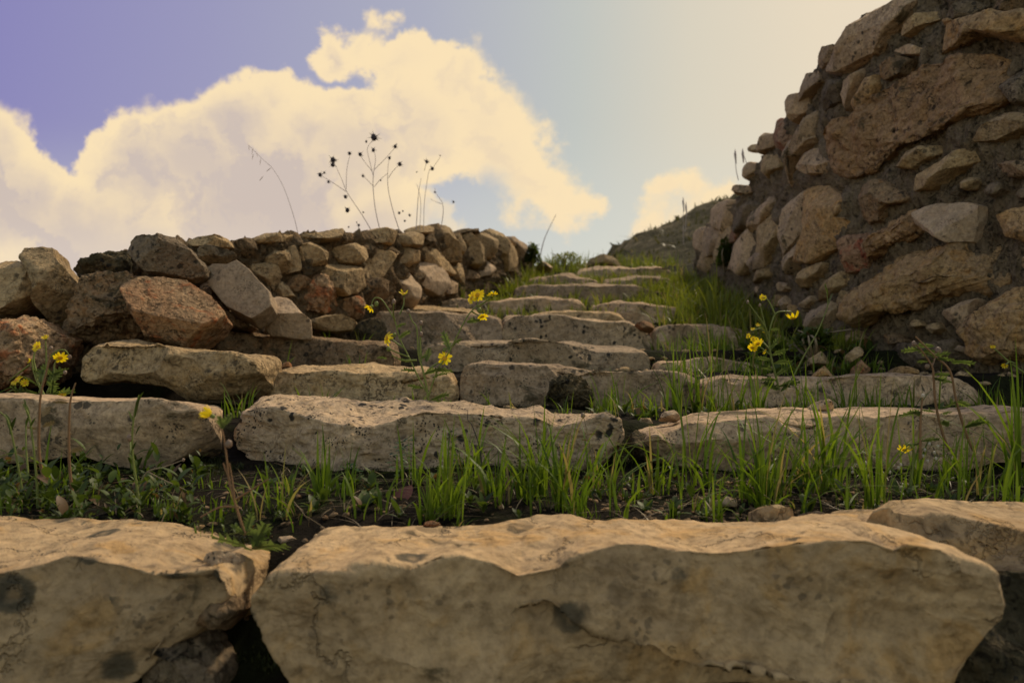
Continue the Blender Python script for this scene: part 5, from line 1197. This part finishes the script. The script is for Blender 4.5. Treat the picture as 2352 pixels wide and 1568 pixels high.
thistle('dead thistle on the wall leaning far left, paired heads at its tip', (1370,1225), D_, [[(1370,1225),(1290,1090),(1170,910),(1120,790),(1060,660)], [(1160,900),(1040,820),(940,760)], [(1160,880),(1165,720),(1190,600)]],
        [(1052,640,34),(1050,680,26),(945,762,24),(1015,820,16),(1187,587,20),(980,745,14),(1153,942,22),(1170,1052,28)], 80)
thistle('tallest dead thistle, in the middle of the wall top, with the biggest spiky head', (1440,1230), D_, [[(1440,1230),(1400,1050),(1380,860),(1385,740),(1400,640),(1390,560)], [(1385,780),(1345,620),(1335,540),(1385,470)], [(1370,730),(1300,640),(1275,595)], [(1385,860),(1330,800),(1300,775)], [(1390,720),(1480,630),(1560,540)], [(1390,860),(1440,800),(1500,750)]],
        [(1387,455,42),(1382,560,22),(1275,595,24),(1297,772,16),(1562,530,22),(1325,490,14),(1442,808,10)], 90)
thistle('dead thistle just right of the tallest one, with a wide head on a side branch', (1600,1230), D_, [[(1600,1230),(1545,1060),(1505,880),(1500,740),(1512,630)], [(1505,790),(1545,730),(1595,680)]], [(1515,625,18),(1600,675,26),(1595,1075,16),(1625,1060,10),(1680,1095,14),(1640,1140,12)], 100)
thistle('group of thin straight dead thistle stems farther right on the wall', (1760,1215), 5.2, [[(1733,1215),(1745,1020),(1755,900),(1775,790)], [(1762,1215),(1772,1020),(1760,910),(1735,830)], [(1795,1215),(1800,1000),(1820,840),(1840,730),(1865,710),(1930,620)], [(1800,730),(1820,655)]], [(1820,655,22),(1867,712,22),(1738,740,8),(1930,605,8)], 110)
thistle('rightmost short dead thistle stem on the wall, bent to the left', (1935,1210), 5.6, [[(1935,1210),(1955,1080),(1948,990),(1900,920),(1885,870)], [(1945,1000),(1900,985),(1850,960)]], [(1888,905,12),(2040,985,14)], 120)
thistle('tiny dead thistle low on the wall top left of the leaning one', (1260,1225), 4.7, [[(1265,1230),(1260,1190),(1245,1150)], [(1260,1190),(1275,1170)]], [(1262,1175,14),(1245,1152,8),(1180,1190,10),(1300,1070,10)], 130)
# wild oat on the wall
e = empty('oat_grass', P(*z8((765,1250))[0], 4.4), 'thin pale wild oat stem nodding left on the left wall', 'dry plant'); A = Acc()
A.add(*tube([P(x, y, 4.4) for x, y in z8((768,1260),(740,1140),(700,1010),(640,850),(560,715),(480,640),(400,560),(350,510))], .0014, .0006, 5)); A.build('stem', M['vstem'], e)
A = Acc()
for (x, y, dx_, dz_) in [(545,705,-.8,-.6),(480,775,-.8,-.9),(460,630,-.2,-1),(400,590,-.3,-1),(420,570,.3,-1),(360,515,.1,-1),(395,545,-.2,-1)]:
    A.add(*leaf(P(*z8((x, y))[0], 4.4), 0 if dx_ > 0 else math.pi, math.atan2(dz_, abs(dx_)), .03, .007, droop=.1))
A.build('spikelets', M['vstem'], e)
# grass spikes near the right wall crest
for lab, b_, d, st in [('dry grass spike at the crest of the right wall, left of its lowest notch', (1700,430), 6.6, [[(530,1150),(515,1080),(510,1000),(512,985)]]), ('dry grass spike just below the top of the right wall', (1720,400), 6.4, [[(590,1070),(575,1020),(560,980)]]),
                       ('dark grass spike standing before the hillside', (1572,560), 8.6, [[(180,1560),(178,1400),(180,1290)]]), ('second grass spike right beside it before the hillside', (1580,560), 8.5, [[(190,1480),(195,1390),(198,1320)]])]:
    st = [Rg(3)(s) for s in st]; e = empty('grass_spike', P(st[0][0][0], st[0][0][1], d), lab, 'grass spike', 'grass spikes on the right'); A = Acc()
    A.add(*tube([P(x, y, d) for x, y in st[0]], .003, .0015, 5)); A.build('stem', M['vstem'], e)
    x, y = st[0][-1]; A = Acc(); A.add(*tube([P(x+1, y+22, d), P(x, y+10, d), P(x-1, y, d)], .0035, .008, 6)); A.add(*tube([P(x-1, y, d), P(x-1, y-12, d)], .008, .001, 6)); A.build('spike', M['vstem'], e)
# thin bare twigs against the sky at the top of the stairs
e = empty('bare_twig', P(1240,590,9.2), 'long thin bare grass stem slanting against the sky above the top of the stairs', 'dry plant'); A = Acc()
A.add(*tube([P(1240,590,9.2), P(1252,545,9.2), P(1277,493,9.2)], .006, .002, 5)); A.build('stem', M['vstem'], e)
# bushes at the top
def bush(label, px, py, d, w, h, n, seed, mat='fargrass'):
    r = np.random.default_rng(seed); A = Acc(); c = P(px, py, d); e = empty('bush', c, label, 'bush'); W_ = w/F0*d*S; H_ = h/F0*d*S
    for _ in range(n):
        a = r.uniform(0, 6.28); q = r.uniform(0, 1)**.5; hh = r.uniform(0, 1)
        p = c+np.array([math.cos(a)*W_/2*q*(1-hh*.5), math.sin(a)*W_/2*q, hh*H_*(1-.4*q)])
        l = r.uniform(.02, .05); A.add(*leaf(p, r.uniform(0, 6.28), r.uniform(-.2, 1.2), l, l*.45, n=3))
    A.build('leaves', M[mat], e); A = Acc()
    for k in range(6): A.add(*tube([c+np.array([0, 0, -.05]), c+np.array([r.normal()*W_*.2, r.normal()*.05, H_*.4]), c+np.array([r.normal()*W_*.3, r.normal()*.1, H_*.85])], .006, .002, 5))
    A.build('branches', M['dry'], e)
bush('green bush hugging the far end of the left wall', 1222, 605, 8.9, 50, 50, 700, 1, 'weed')
bush('small dark bush at the skyline just left of the hillside', 1400, 606, 10.6, 60, 22, 300, 2, 'scrub')
bush('dark green leafy shrub growing out of the foot of the right wall', 1665, 610, 7.0, 45, 70, 700, 3, 'weed')
bush('pale twiggy weed on the skyline in the middle of the notch', 1300, 600, 10.4, 90, 20, 300, 4, 'fargrass')
bush('leafy weed at the wall foot on the right, behind the drooping flower', 1870, 800, 3.4, 90, 50, 260, 5, 'weed')
